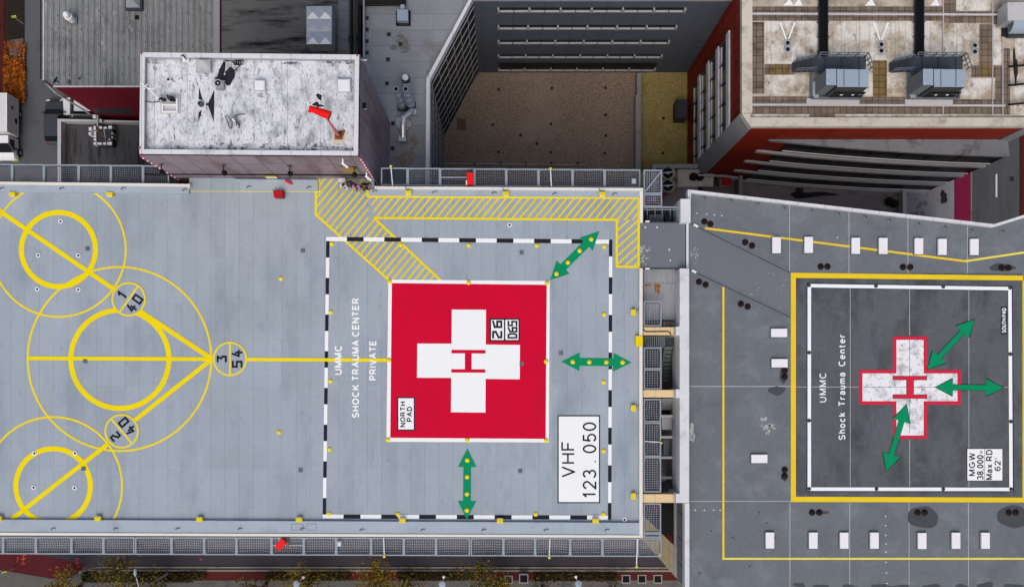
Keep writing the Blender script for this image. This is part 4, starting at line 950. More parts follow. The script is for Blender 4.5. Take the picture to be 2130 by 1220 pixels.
# lower roof right of the corner net with two fans
LR = thing('lower_roof', 'dark low roof with parapet in the corner behind the footbridge', 'roof', W(1420, 390, -28))
m = MB(); m.box(1357, 341, 1452, 349.5, -28, -25.2, 'concrete_mid'); m.box(1357, 349.7, 1365, 420, -28, -25.2, 'concrete_mid'); m.build('parapet', LR)
m = MB(); m.rect(1410, 352, 1484, 388, -25.95, 'concrete_tan'); m.rect(1492, 362, 1520, 388, -25.95, 'unit_dark'); m.build('roof_patch', LR)
m = MB(); m.prism([(1345, 432), (1392, 395), (1396, 395), (1352, 434)], -26, -25.4, 'deep_red'); m.build('red_edge', LR)
m = MB(); m.tube([W(1452, 364, -25.6), W(1505, 366, -25.6), W(1535, 370, -25.6)], .12, 'concrete_pale', 8); m.build('pipe', LR)
m = MB(); m.box(1500, 370, 1521, 386, -26, -25.2, 'concrete_tan', 'deep_red'); tag(m.build('roof_curb', loc=W(1510, 378, -26)), 'square red topped curb on the low roof below the brick tower', 'roof curb')
for y, d in ((361.5, 'upper'), (388.5, 'lower')):
    F_ = thing('exhaust_fan', f'round exhaust fan with yellow rim beside the corner net, {d} of two', 'fan', W(1388, y, -25.9), 'round exhaust fans')
    m = MB(); c = W(1388, y, -25.5); m.lathe(c, [(.62, -.4), (.62, .5), (.56, .5), (.56, .0)], ['sun_yellow', 'unit_dark', 'unit_dark', 'black_metal'], 20); m.build('housing', F_)
    m = MB(); m.lathe(c, [(.62, .5), (.68, .54), (.68, .62), (.56, .62), (.56, .5)], 'net_frame', 20, cap=False); m.build('ring', F_)
    m = MB(); m.tube([c + Vector((.62 * math.cos(t), .62 * math.sin(t), .45)) for t in [R(-75 + q * 15) for q in range(11)]], .12, 'sun_yellow', 6); m.build('guard', F_)
    m = MB(); m.bar(c + Vector((-.55, 0, .45)), c + Vector((.55, 0.1, .45)), .12, .05, 'galvanised'); m.lathe(c, [(.14, .3), (.14, .5)], 'galvanised', 10); m.build('motor', F_)
p = MB(); p.lathe((0, 0, 0), [(.42, 0), (.4, .25), (.3, .38)], 'black_metal', 14); BV = p.build('roof_vent')
for i, (x, y, d) in enumerate(((1442, 368, 'left one on the pale patch behind the footbridge'), (1455.5, 368, 'right one on the pale patch behind the footbridge'), (1849, 419, 'left one on the low roof below the curved ledges'), (1859, 424, 'right one on the low roof below the curved ledges'))):
    o = BV if i == 0 else BV.copy()
    if i: COL.objects.link(o)
    o.location = W(x, y, -25.9 if i < 2 else -28.4); tag(o, f'black round roof vent, {d}', 'vent', 'black round vents on low roofs')

# ---------------------------------------------------------------- penthouse tower on the deck edge
PH = thing('tower', 'square stair tower with stained white roof and mauve panel walls', 'building', W(520, 215, GZ))
ZT = 7.6
ptop = [(290, 107), (749, 112), (746.6, 325), (288, 321.5)]
pw = [W(x, y, ZT) for x, y in ptop]
m = MB(); m.prism_w(pw, GZ, ZT - .15, 'penthouse_wall', top=False, bottom=False); m.build('wall', PH)
def inset(pts, d):
    c = sum((Vector(p) for p in pts), Vector((0, 0, 0))) / len(pts)
    return [Vector((p[0] - math.copysign(d, p[0] - c.x), p[1] - math.copysign(d, p[1] - c.y), 0)) for p in pts]
o_ = inset(pw, -.06); i_ = inset(pw, .36)
m = MB()
for k in range(4):
    j = (k + 1) % 4
    m.prism_w([o_[k], o_[j], i_[j], i_[k]], ZT - .15 - .0005 * k, ZT + .002 * k, 'white_coping')
m.build('coping', PH)
i2_ = inset(pw, .40); RZ = ZT - .5
m = MB(); m.up([Vector((p.x, p.y, RZ)) for p in i_], 'penthouse_roof'); m.build('roof', PH)
m = MB()
for k in range(4):
    j = (k + 1) % 4; a, b = i_[k], i_[j]
    m.face([(a.x, a.y, RZ), (b.x, b.y, RZ), (b.x, b.y, ZT - .15), (a.x, a.y, ZT - .15)], 'concrete_mid')
for a, b in (((302, 121.5), (738, 125)), ((302, 121.5), (301, 311))): m.bar(W(*a, RZ + .12), W(*b, RZ + .12), .1, .1, 'galvanised')
m.build('upstand', PH)
def mark(fn, *a, **k):
    q = MB(); (q.sheet if fn == 's' else lambda *b, **c: blob(q, *b, **c))(*a, **k); q.build('tar_stain', PH)
mark('s', [(414, 181), (422, 209), (413, 206)], RZ + .006, 'tar'); mark('s', [(446, 186), (445, 254), (432, 217)], RZ + .006, 'tar'); mark('s', [(420, 228), (418, 240), (412, 254), (413, 234)], RZ + .006, 'tar')
mark('s', [(404, 155), (408, 160), (414, 184), (410, 178)], RZ + .005, 'dirt'); mark('s', [(412, 254), (415, 250), (402, 290), (399, 300)], RZ + .005, 'dirt')
mark('s', [(466, 125), (470, 127), (468, 148), (462, 166), (450, 166), (456, 145)], RZ + .006, 'tar'); mark('b', 478, 158, 11, 17, RZ + .008, 'tar', 300, rough=.25); mark('b', 462, 162, 12, 6, RZ + .007, 'tar', 301, rough=.3)
mark('b', 664, 201, 6, 6, RZ + .006, 'tar', 302, rough=.3); mark('b', 660, 218, 9, 5, RZ + .006, 'tar', 303, rough=.5)
for i in range(26): mark('b', random.uniform(300, 735), random.choice([random.uniform(124, 134), random.uniform(300, 311)]), random.uniform(10, 26), random.uniform(2, 5), RZ + .003 + i * .0003, 'dirt', 310 + i, rough=.35)
mark('b', 540, 192, 22, 9, RZ + .004, 'dirt', 350, rough=.4); mark('b', 424, 152, 17, 5, RZ + .004, 'dirt', 351, rough=.4); mark('b', 322, 140, 4, 14, RZ + .004, 'dirt', 352, rough=.3); mark('b', 665, 150, 5, 16, RZ + .004, 'dirt', 353, rough=.3)
m = MB()
for a, b in (((334, 340), (334, 376)),): pass
def edge_strip(c):
    for q in range(26):
        z = ZT - .6 - q * .42; m.boxw(c.x, c.y, z, .09, .09, .21, 'white_metal' if q % 2 else 'pink_red')
edge_strip(pw[2] + Vector((.02, -.02, 0))); edge_strip(pw[3] + Vector((-.02, -.02, 0))); m.build('warning_strip', PH)
m = MB(); m.bar(W(300, 362.5, 1.6), W(760, 364.5, 1.6), .08, .08, 'black_metal'); m.build('conduit', PH)
# wall lamps on the tower front
WL = thing('wall_floodlight', 'x', 'floodlight', group='black floodlights on the tower front')
p = MB(); p.bar((0, .3, .22), (0, -.1, .22), .06, .06, 'black_metal'); p.bar((-.17, .28, .22), (.17, .28, .22), .05, .1, 'black_metal'); p.build('bracket', WL)
p = MB(); p.lathe((0, -.22, -.05), [(.09, .4), (.14, .34), (.19, .16), (.2, 0), (.15, -.05)][::-1], 'black_metal', 12); p.build('lamp_head', WL)
yf = pw[2].y
for i, (x, y, d) in enumerate(((337.5, 352, 'leftmost, at the corner above the net'), (467, 353.5, 'second from the left'), (604, 355, 'third from the left, above the red chest'), (738, 357, 'rightmost, above the people'))):
    H = (yf - .32) * FPX / (NY - y); z = HC - H; loc = W(x, y, z)
    if i == 0: WL.location = loc; WL['label'] = 'black floodlight on the tower front wall, ' + d
    else: dup(WL, loc, 'black floodlight on the tower front wall, ' + d)
def onface(x, y, dy=.0):   # a point on the tower front wall seen at x, y
    H = (yf - dy) * FPX / (NY - y); return W(x, y, HC - H)
DC = thing('door_canopy', 'yellow and white edge of a small sign board low on the tower front', 'sign', onface(560, 369, .1))
a, b, c, d = onface(550, 366, .06), onface(574, 366, .06), onface(579, 371.5, .06), onface(555, 371.5, .06)
m = MB(); m.face([a, b, a.lerp(d, .45) + (b - a), a.lerp(d, .45)], 'hatch_yellow'); m.face([a.lerp(d, .5), a.lerp(d, .5) + (b - a), d + (b - a), d], 'white_metal'); m.build('board', DC)
m = MB(); m.bar(a + Vector((0, .05, 0)), d + Vector((0, .05, 0)), .06, .06, 'dark_steel'); m.build('bracket', DC)
m = MB(); q = [onface(706, 347, .05), onface(737, 347, .05), onface(748, 360, .05), onface(717, 360, .05)]; m.face(q, 'ochre'); tag(m.build('wall_plate', loc=q[0]), 'ochre panel on the tower front above the people', 'wall panel')
for (x, y), d in (((717, 343), 'high on the tower front, right part'), ((766, 370), 'on the tower corner beside the stairwell band')):
    CM = thing('security_camera', f'white security camera {d}', 'camera', onface(x, y, .3), 'white cameras on the tower')
    c = onface(x, y, .35); m = MB(); m.bar(c + Vector((-.2, .12, .1)), c + Vector((.2, -.18, -.05)), .13, .13, 'white_metal'); m.build('housing', CM)
    m = MB(); m.bar(c + Vector((-.1, .4, .25)), c + Vector((-.1, 0.05, .1)), .08, .08, 'white_metal'); m.build('bracket', CM)
HN = thing('pink_sock', 'small pink red streamer hanging on the tower front above the red chest', 'streamer', onface(595, 376, .2))
m = MB(); c = onface(592, 375, .25); m.tube([c, c + Vector((.25, -.1, -.05)), c + Vector((.5, -.2, -.3))], [.06, .12, .09], 'pink_red', 8); m.build('cloth', HN)
SL = thing('side_lamp', 'small lit lamp on the right wall of the tower', 'lamp', W(755, 220, 6))
c = Vector((pw[1].x + .1, W(0, 219, 6.3).y, 6.2)); m = MB(); m.boxw(c.x, c.y, c.z, .25, .35, .25, 'black_metal'); m.build('hood', SL)
m = MB(); m.boxw(c.x + .02, c.y - .05, c.z - .2, .2, .25, .12, 'lamp_glass'); m.build('glass', SL)
# skylights and roof objects
def curb(x0, y0, x1, y1, z, h, mt, name, label, cat, rim='galvanised'):
    t = thing(name, label, cat, W((x0 + x1) / 2, (y0 + y1) / 2, z))
    m = MB(); m.box(x0 - 2, y0 - 2, x1 + 2, y1 + 2, z, z + h * .5, rim); m.build('curb', t)
    m = MB(); m.prism([(x0, y0), (x1, y0), (x1, y1), (x0, y1)], z + h * .5, z + h, mt); m.boxw(W((x0 + x1) / 2, 0, z + h).x, W(0, (y0 + y1) / 2, z + h).y, z + h + .03, (x1 - x0) * .0272, (y1 - y0) * .0272, .05, mt); m.build('lid', t)
    return t
curb(410, 124.5, 437, 147, RZ, .6, 'concrete_pale', 'roof_hatch', 'light grey roof hatch at the upper edge of the stained roof', 'roof hatch')
curb(530, 167, 550, 186, RZ, .5, 'white_metal', 'skylight', 'small white skylight in the middle of the stained roof', 'skylight')
curb(703, 165, 728, 189, RZ, .55, 'white_metal', 'skylight', 'larger white skylight at the right edge of the stained roof', 'skylight')
t = thing('roof_fan', 'square roof fan with dark hub beside the big tar stain', 'fan', W(456, 175, RZ))
m = MB(); m.box(448.5, 168, 465, 184.5, RZ, RZ + .45, 'concrete_mid'); m.build('curb', t)
m = MB(); c = W(454, 173.5, RZ + .45); m.lathe(c, [(.24, 0), (.26, .1), (.2, .1), (.18, .03), (.07, .03), (.06, .12)], ['galvanised', 'galvanised', 'tar', 'tar', 'galvanised', 'galvanised'], 16); m.build('hood', t)
t = thing('vent_pipe', 'round vent pipe ring between the dark wedge stains', 'vent', W(419, 218, RZ))
m = MB(); m.lathe(W(419, 218, RZ), [(.17, 0), (.17, .35), (.09, .35), (.085, .1)], ['dark_steel', 'dark_steel', 'dark_steel', 'white_metal'], 16); m.build('pipe', t)
m = MB(); m.boxw(W(429, 218).x * .901, W(0, 218, RZ).y, RZ + .06, .25, .12, .12, 'tar'); m.build('clamp', t)
t = thing('plumbing_vent', 'white bent vent pipe with dark mouth near the left roof edge', 'vent', W(352, 167, RZ))
m = MB(); m.tube([W(357, 171, RZ), W(355, 169, RZ + .3), W(350, 165.5, RZ + .5)], [.1, .1, .1], 'white_metal', 10); m.build('pipe', t)
m = MB(); m.lathe(W(349.6, 165.2, RZ + .55), [(.09, 0), (.08, .02)], 'black_metal', 10); m.build('mouth', t)
t = thing('equipment_pad', 'square white framed pad holding cables at the left of the stained roof', 'roof pad', W(352, 218, RZ))
m = MB(); m.box(333.5, 199.5, 374, 236, RZ, RZ + .12, 'concrete_pale'); m.build('base', t)
m = MB()
for x0, y0, x1, y1 in ((336, 216, 339, 230), (366, 204, 369, 231), (336, 230.5, 369, 233), (339, 216, 366, 218.5)): m.box(x0, y0, x1, y1, RZ + .12, RZ + .3, 'white_metal')
m.build('frame', t)
m = MB()
for i in range(4): m.tube([W(347 + i * 4, 198 + i, RZ + .4), W(351 + i * 4, 206, RZ + .45), W(357 + i * 2.5, 211, RZ + .3)], .045, 'hose_black', 6)
for x, y in ((334, 206), (341, 208)): m.boxw(W(x, y, RZ + .4).x, W(x, y, RZ + .4).y, RZ + .4, .22, .18, .2, 'tar')
m.build('cable_loop', t)
t = thing('antenna', 'white branching antenna reaching over the left parapet of the tower', 'antenna', W(310, 185, RZ))
m = MB(); m.tube([W(293, 172, RZ + 1), W(310, 186, RZ + .7), W(336, 210, RZ + .4)], .05, 'white_metal', 6); m.tube([W(306, 184, RZ + .8), W(322, 184, RZ + .8), W(327, 178, RZ + .8)], .05, 'white_metal', 6); m.build('boom', t)
m = MB()
for x, y in ((303, 178), (325, 176), (298, 187), (331, 181)): m.tube([W(x - 4, y + 3, RZ + .9), W(x + 4, y - 3, RZ + .9)], .035, 'white_metal', 6)
m.build('element', t)
m = MB(); m.tube([W(291, 208, RZ + .3), W(315, 213, RZ + .2), W(335, 211, RZ + .3)], .03, 'hose_black', 6); m.build('cable', t)
t = thing('folded_antenna', 'thin grey zigzag antenna frame lying in the middle of the stained roof', 'antenna', W(488, 250, RZ))
m = MB()
for a, b in (((468, 240), (479, 267)), ((471, 240), (483, 252)), ((479, 267), (482, 267)), ((483, 252), (482, 266)), ((490, 240), (492, 262)), ((494, 252), (498, 267)), ((498, 252), (497, 267)), ((488, 240), (500, 238)), ((500, 238), (510, 237)), ((484, 244), (500, 262))):
    m.bar(W(*a, RZ + .3), W(*b, RZ + .3), .055, .055, 'dark_steel')
m.build('rods', t)
m = MB(); m.boxw(W(489, 251, RZ).x, W(0, 251, RZ).y, RZ + .15, .25, .2, .3, 'white_metal'); m.build('base', t)
t = thing('cable_coil', 'tangled black cable coil at the upper edge of the stained roof', 'cable', W(495, 131, RZ))
m = MB()
for i in range(4):
    c = W(489 + i * 5, 130.5, RZ + .1); m.tube([c + Vector((.09 * math.cos(q), .16 * math.sin(q), .03 * i)) for q in [k * .7 for k in range(9)]], .035, 'hose_black', 6)
m.tube([W(466, 125, RZ + .05), W(480, 127, RZ + .05), W(500, 137, RZ + .05), W(492, 143, RZ + .05), W(484, 150, RZ + .05)], .03, 'hose_black', 6); m.build('loop', t)
t = thing('goose_neck', 'small white gooseneck lamp with dark arm at the upper parapet of the tower', 'lamp', W(389, 126, RZ))
m = MB(); m.tube([W(377, 117, RZ + .7), W(380, 114, RZ + .8), W(388, 124, RZ + .6)], .05, 'black_metal', 6); m.build('arm', t)
m = MB(); m.boxw(W(390, 127, RZ).x, W(390, 127, RZ).y, RZ + .3, .4, .3, .25, 'white_metal'); m.build('head', t)
for (x, y), d in (((294.5, 111), 'upper left'), ((743, 115.5), 'upper right'), ((291, 308), 'lower left'), ((736, 311), 'lower right')):
    z0 = ZT + .03 if x != 736 else RZ
    t = thing('marker_lamp', f'tiny red marker lamp at the {d} corner of the tower roof', 'lamp', W(x, y, z0), 'red corner lamps of the tower')
    m = MB(); m.lathe(W(x, y, z0), [(.05, .08), (.055, .14), (.03, .2)], 'pink_red', 10); m.build('globe', t); m = MB(); m.lathe(W(x, y, z0), [(.06, 0), (.06, .08)], 'black_metal', 8); m.build('stem', t)
# windsock on its mast
t = thing('windsock', 'red windsock on a salmon mast with rusty base on the tower roof', 'windsock', W(705, 283, RZ))
b0 = W(705, 283, RZ); top = b0 + Vector((0, 0, 6.3))
m = MB(); m.tube([b0, b0 + Vector((0, 0, 2.4)), b0 + Vector((0, 0, 2.4)), top], [.12, .11, .075, .06], 'salmon', 8); m.build('mast', t)
m = MB(); m.boxw(b0.x, b0.y, RZ + .12, .5, .5, .24, 'rust'); m.boxw(b0.x + .02, b0.y + .05, RZ + .26, .34, .36, .06, 'tar'); m.build('base', t)
m = MB(); dirv = (W(640, 226, top.z) - W(690, 245, top.z)).normalized(); hub = W(685, 240, top.z)
pts = [hub + dirv * (q * 1.45) + Vector((0, 0, -.08 * q)) for q in (0, .3, .6, .85)] + [hub + dirv * 1.32 + Vector((-.02, -.2, -.25))]
m.tube(pts, [.27, .25, .22, .18, .10], 'bright_red', 14); m.build('sock', t)
m = MB(); m.tube([hub - dirv * .02 + Vector((.27 * math.cos(q) * dirv.y, -.27 * math.cos(q) * dirv.x, .27 * math.sin(q))) for q in [k * math.pi / 6 for k in range(13)]], .025, 'rust', 6); m.bar(top, hub, .06, .06, 'rust'); m.build('swivel', t)
t = MB(); blob(t, 705, 287, 14, 13, RZ + .009, 'concrete_tan', 400, rough=.1); blob(t, 709, 278, 8, 8, RZ + .011, 'rust', 401, rough=.35); t.build('rust_stain', PH)
# red chest, boxes
t = thing('red_chest', 'dark red fire chest standing on the deck by the low curb', 'chest', W(578, 402, 0))
m = MB(); m.prism([(567.5, 396), (589, 396), (588, 410), (570, 410)], .05, .75, 'deep_red'); m.build('body', t)
m = MB(); c = W(578.5, 402.5, .78); m.boxw(c.x, c.y, .79, .62, .4, .08, 'chest_red'); m.build('lid', t)
m = MB(); m.tube([W(564.5, 384, .1), W(564.7, 398, .3), W(566, 399, .6)], .03, 'white_metal', 6); m.build('hose', t)
t = thing('red_cabinet', 'bright red upright box at the rail of the upper right safety net', 'box', W(977, 370, -.1))
m = MB(); m.box(971.5, 358.5, 983.7, 383, -.1, .55, 'bright_red'); m.build('body', t); m = MB(); m.box(969, 375, 971.3, 383, -.1, .5, 'white_metal'); m.build('hinge_plate', t)
t = thing('red_cabinet', 'bright red box lying tilted on the street side safety net', 'box', W(583, 1131, -.1))
m = MB(); m.prism([(571, 1136), (586.5, 1119.5), (596, 1128.5), (580.5, 1144.5)], -.1, .5, 'bright_red'); m.build('body', t); m = MB(); m.prism([(577.5, 1117), (587, 1117), (579, 1125)], -.12, .1, 'concrete_pale'); m.prism([(590, 1117), (600, 1117), (600, 1134), (596, 1134)], -.12, .05, 'olive_box'); m.build('mount', t)
for x0, y0, d in ((701, 1125, 'street side net right of the tilted red box'), (1314, 371, 'upper right net beside the corner')):
    t = thing('junction_box', f'small grey junction box on the {d}', 'junction box', W(x0 + 5, y0 + 6, -.1), 'grey junction boxes')
    m = MB(); m.box(x0, y0, x0 + 9, y0 + 11, -.15, .1, 'steel'); m.build('body', t); m = MB(); m.box(x0 + 1.8, y0 + 2, x0 + 7.2, y0 + 9, .1, .13, 'galvanised'); m.build('cover', t)
# light arms reaching out over the nets
for (a, b, d) in (((798, 1117), (799.5, 1156), 'street side, under the dashed border left part'), ((1144, 1119), (1142.5, 1158), 'street side, under the radio panel'), ((1326, 1120), (1324, 1177), 'street side, longest, at the deck corner'),
                  ((817, 388), (813, 346), 'upper edge, beside the tower'), ((1147, 388), (1145, 351), 'upper edge, middle of the right nets')):
    t = thing('light_arm', f'thin pale light arm with yellow tip, {d}', 'light', W(*a, .1), 'thin light arms over the nets')
    m = MB(); m.tube([W(*a, .1), W(*b, .1)], .045, 'white_metal', 6); m.build('arm', t); m = MB(); m.lathe(W(*b, .05), [(.1, 0), (.11, .1), (.05, .18)], 'dome_yellow', 10); m.build('lamp', t)

# ---------------------------------------------------------------- garage with ribbed roof, upper left
GA = thing('ribbed_roof_building', 'low building with grey ribbed roof and dark red wall, upper left', 'building', W(270, 90, GZ))
ZG = -17.5; YG = W(0, 179, ZG).y
gp = [W(92, -60, ZG), W(92, 168, ZG), W(111, 179, ZG), W(461, 179, ZG), W(461, -60, ZG)]
m = MB(); m.prism_w(gp, GZ, ZG - .1, 'garage_red', top=False, bottom=False); m.build('wall', GA)
m = MB(); m.prism_w(gp, ZG - .1, ZG, 'garage_roof')
x0 = gp[0].x
k = 0
while x0 + .3 + k * .535 < W(446, 0, ZG).x:
    x = x0 + .3 + k * .535; y1 = YG + .05 if x > gp[2].x + .05 else gp[1].y - .1
    m.bar((x, y1, ZG + .03), (x, gp[0].y - .1, ZG + .03), .07, .07, 'garage_roof'); k += 1
m.build('roof', GA)
m = MB(); ms = MB()
rs = random.Random(4)
rows = [W(0, yy, ZG).y for yy in (28, 60, 92, 124, 152)]
for j in range(k - 1):
    x = x0 + .3 + (j + .55) * .535; y = YG + .3; amp = rs.uniform(.04, .12); pv = None
    sh = [rs.uniform(-.25, .25) for _ in rows]
    while y < rows[0] + 2.5:
        dx = sum(amp * math.exp(-((y - r_ - s_) / .32) ** 2) for r_, s_ in zip(rows, sh))
        q = Vector((x + dx, y, ZG + .02))
        if pv is not None and rs.random() < .85: m.bar(pv, q, .05, .03, 'saddle')
        pv = q; y += .26
    for r_, s_ in zip(rows, sh):
        if rs.random() < .6: ms.boxw(x + .16, r_ + s_ + rs.uniform(-.05, .05), ZG + .012, .14, rs.uniform(.14, .34), .012, 'saddle_dark', rs.uniform(-.3, .3))
m.build('roof_rib', GA); tag(ms.build('roof_stain', GA), kind='stuff')
m = MB(); m.prism_w([W(447.5, -60, ZG), W(460, -60, ZG), W(460, 180, ZG), W(447.5, 180, ZG)], ZG, ZG + .5, 'concrete_mid')
m.bar((gp[2].x, YG - .06, ZG + .02), (gp[3].x, YG - .06, ZG + .02), .1, .14, 'white_coping'); m.bar((gp[0].x - .05, gp[1].y, ZG + .02), (gp[0].x - .05, gp[0].y, ZG + .02), .1, .12, 'white_coping')
m.bar(gp[1] + Vector((-.06, -.06, 0)), gp[2] + Vector((-.06, -.06, 0)), .14, .3, 'unit_dark'); m.build('edge_trim', GA)
m = MB(); m.tube([W(93, 170, ZG - .3), gp[1] + Vector((-.25, -.25, -3)), gp[1] + Vector((-.2, -.2, -13))], .09, 'white_metal', 8); m.build('downpipe', GA)
m = MB(); w0 = W(232, 243, -27.5); m.face([(w0.x - 1.2, YG - .03, -25.2), (w0.x + 2.6, YG - .03, -25.2), (w0.x + 2.6, YG - .03, -27.4), (w0.x - 1.2, YG - .03, -27.4)], 'unit_dark'); m.build('shutter', GA)
m = MB()
for y in range(14): m.bar((gp[0].x - .35, gp[1].y + 1 + y * 1.2, ZG - .2), (gp[0].x - .05, gp[1].y + 1 + y * 1.2, ZG - .2), .05, .05, 'black_metal')
m.bar((gp[0].x - .4, gp[1].y + .2, ZG - .2), (gp[0].x - .4, gp[0].y, ZG - .2), .07, .07, 'black_metal'); m.build('gutter_rail', GA)
t = thing('roof_ventilator', 'white stepped round ventilator on the ribbed roof', 'ventilator', W(150, 40, ZG))
m = MB(); m.box(139, 33, 160, 50, ZG, ZG + .25, 'unit_side'); m.build('curb', t)
m = MB(); m.lathe(W(150, 41, ZG + .25), [(.32, 0), (.32, .6), (.36, .62), (.36, .9), (.26, .95), (.26, 1.3), (.3, 1.32), (.22, 1.5), (.1, 1.58)], 'white_metal', 16); m.build('stack', t)
t = thing('ridge_skylight', 'grey pyramid skylight cut by the upper picture edge on the ribbed roof', 'skylight', W(278, 5, ZG))
m = MB(); a, b, c, d = W(262, -12, ZG + .5), W(291, -12, ZG + .5), W(291, 16, ZG + .5), W(262, 16, ZG + .5); e = W(277, 1, ZG + 1.2)
for p, q in ((a, b), (b, c), (c, d), (d, a)): m.face([p, q, e], 'galvanised')
m.build('cap', t); m = MB(); m.box(260, -14, 295, 20, ZG, ZG + .48, 'unit_dark'); m.build('curb', t)
for i, (x, y, lb) in enumerate(((284, 36, 'square black roof opening below the pyramid skylight'),)):
    m = MB(); m.box(280, 32, 288, 40.5, ZG, ZG + .12, 'unit_dark', 'black_metal'); tag(m.build('roof_opening', loc=W(x, y, ZG)), lb, 'roof opening')
t = thing('roof_bracket', 'dark folded wire bracket at the lower edge of the ribbed roof', 'bracket', W(125, 170, ZG))
m = MB()
for a, b in (((110, 174), (118, 160)), ((118, 160), (113, 172)), ((113, 166), (122, 172)), ((138, 170), (146, 176)), ((141, 166), (146, 172))): m.bar(W(*a, ZG + .2), W(*b, ZG + .2), .07, .07, 'black_metal')
m.build('rods', t)
m = MB(); m.lathe(W(166, 164, ZG), [(.09, 0), (.09, .2), (.03, .2)], 'unit_dark', 10); tag(m.build('vent_stub', loc=W(166, 164, ZG)), 'short round vent stub near the lower edge of the ribbed roof', 'vent')
# walled yard roof below the red wall
YR = thing('yard_roof', 'dark streaked low roof with white parapet between street and stair tower', 'roof', W(205, 300, -29))
ZY = -28.6
m = MB(); m.prism([(122, 250), (300, 253), (420, 253), (420, 420), (122, 420)], ZY - .3, ZY, 'bitumen_y'); m.build('roof', YR)
cz = ZY + 1.1
m = MB(); m.prism([(119.5, 247), (291, 251.5), (291, 254.5), (127, 252.3)], ZY, cz, 'concrete_pale'); m.prism([(119.5, 247.2), (126.8, 252.5), (126.8, 420), (119.5, 420)], ZY, cz, 'concrete_pale'); m.build('parapet', YR)
m = MB(); m.prism([(121, 249), (300, 252), (420, 252), (420, 420), (121, 420)], GZ, ZY - .3, 'garage_red', top=False); m.build('wall', YR)
t = thing('cooling_unit', 'dark square rooftop unit ringed by white blocks beside the red wall', 'cooling unit', W(214, 284, ZY))
m = MB(); m.box(202, 266, 234, 304, ZY + .1, ZY + .9, 'unit_dark'); m.bar(W(202, 270, ZY + .95), W(226, 296, ZY + .95), .08, .06, 'rust'); m.bar(W(216, 266, ZY + .95), W(220, 292, ZY + .95), .12, .06, 'concrete_mid'); m.build('body', t)
for x, y, w, h in ((187.5, 268, 6, 7), (187, 278, 5.5, 5.5), (197, 266, 4.5, 7), (197.5, 276, 5, 6), (197.5, 283, 5, 5), (197.5, 290, 5, 5), (197.5, 298.5, 5.5, 5), (207, 298.5, 9, 4.5), (217.5, 298.5, 6, 4.5), (228, 298, 9, 6), (209, 265, 6, 4.5), (219, 265.5, 6, 4), (229, 264.5, 7, 6), (233, 277, 2, 3), (233, 285, 2, 3), (227, 290, 3, 2)):
    m = MB(); m.box(x - w / 2, y - h / 2, x + w / 2, y + h / 2, ZY + .1, ZY + 1.05, 'white_metal'); m.build('block', t)
m = MB(); m.box(201, 240, 204, 262, ZY, ZY + 1.3, 'galvanised'); m.box(193, 239, 199, 246, ZY, ZY + 1.2, 'white_metal'); m.box(206, 248, 212, 254, ZY + 1.2, ZY + 1.5, 'concrete_pale'); m.build('duct', t)
# vehicles
def loft(mb, secs, m, cap=True):
    for a, b in zip(secs, secs[1:]):
        n = len(a)
        for i in range(n): mb.face([a[i], a[(i + 1) % n], b[(i + 1) % n], b[i]], m)
    if cap: mb.face(secs[0][::-1], m); mb.face(secs[-1], m)
def car(name, label, cat, cx, cy, rz, body, L=4.7, Wd=1.9, H=1.75):
    t = thing(name, label, cat, W(cx, cy, GZ)); t.rotation_euler = (0, 0, rz); b = ORG[t.name]
    V = lambda x, y, z: b + Vector((x, y, z))
    def rr(y, hw, z0, z1): return [V(-hw, y, z0), V(-hw * .97, y, z1), V(hw * .97, y, z1), V(hw, y, z0)]
    m = MB(); loft(m, [rr(-L / 2, Wd * .40, .4, .8), rr(-L * .46, Wd * .47, .3, .95), rr(-L * .2, Wd * .5, .25, 1.02), rr(L * .25, Wd * .5, .25, 1.0), rr(L * .44, Wd * .47, .3, .9), rr(L / 2, Wd * .40, .4, .7)], body)
    m.build('body', t)
    m = MB(); c = [[V(-hw, y, 1.0), V(-hw * .82, y2, H), V(hw * .82, y2, H), V(hw, y, 1.0)] for hw, y, y2 in ((Wd * .45, -L * .45, -L * .38), (Wd * .47, -L * .1, -L * .1), (Wd * .45, L * .27, L * .12))]
    loft(m, c, 'glass'); cb = m.build('window', t)
    m = MB(); m.prism_w([V(-Wd * .37, -L * .375, 0), V(Wd * .37, -L * .375, 0), V(Wd * .37, L * .115, 0), V(-Wd * .37, L * .115, 0)], b.z + H - .02, b.z + H + .05, body); m.build('roof', t)
    for sx in (-1, 1):
        for y in (-L * .3, L * .31):
            m = MB(); m.tube([V(sx * (Wd / 2 - .2), y, .34), V(sx * (Wd / 2 + .01), y, .34)], .34, 'tyre', 14); w_ = m.build('wheel', t)
            m = MB(); m.tube([V(sx * (Wd / 2 - .05), y, .34), V(sx * (Wd / 2 + .02), y, .34)], .2, 'galvanised', 10); m.build('rim', w_)
        m = MB(); m.boxw(b.x + sx * (Wd / 2 + .12), b.y + L * .2, b.z + 1.05, .24, .14, .16, body); m.build('mirror', t)
        m = MB(); m.boxw(b.x + sx * Wd * .36, b.y + L * .47, b.z + .74, .34, .2, .14, 'lamp_glass'); m.build('headlight', t)
        m = MB(); m.boxw(b.x + sx * Wd * .38, b.y - L * .485, b.z + .8, .28, .12, .16, 'deep_red'); m.build('tail_lamp', t)
    return t
car('parked_car', 'dark grey estate car standing close to the walled low roof', 'car', 121, 257, 0, 'car_black', L=4.6, Wd=1.95)
car('parked_car', 'white car half hidden under the dark red wall', 'car', 177, 226, R(90), 'truck_white', L=4.3, Wd=1.85, H=1.6)
t = thing('box_truck', 'white box truck with dark windscreen parked at the left edge', 'truck', W(18, 262, GZ)); b = ORG[t.name]
xr, xl = W(48, 0, GZ).x, W(48, 0, GZ).x - 2.45
yb, yt = W(0, 276, -28).y, W(0, 196, -28).y
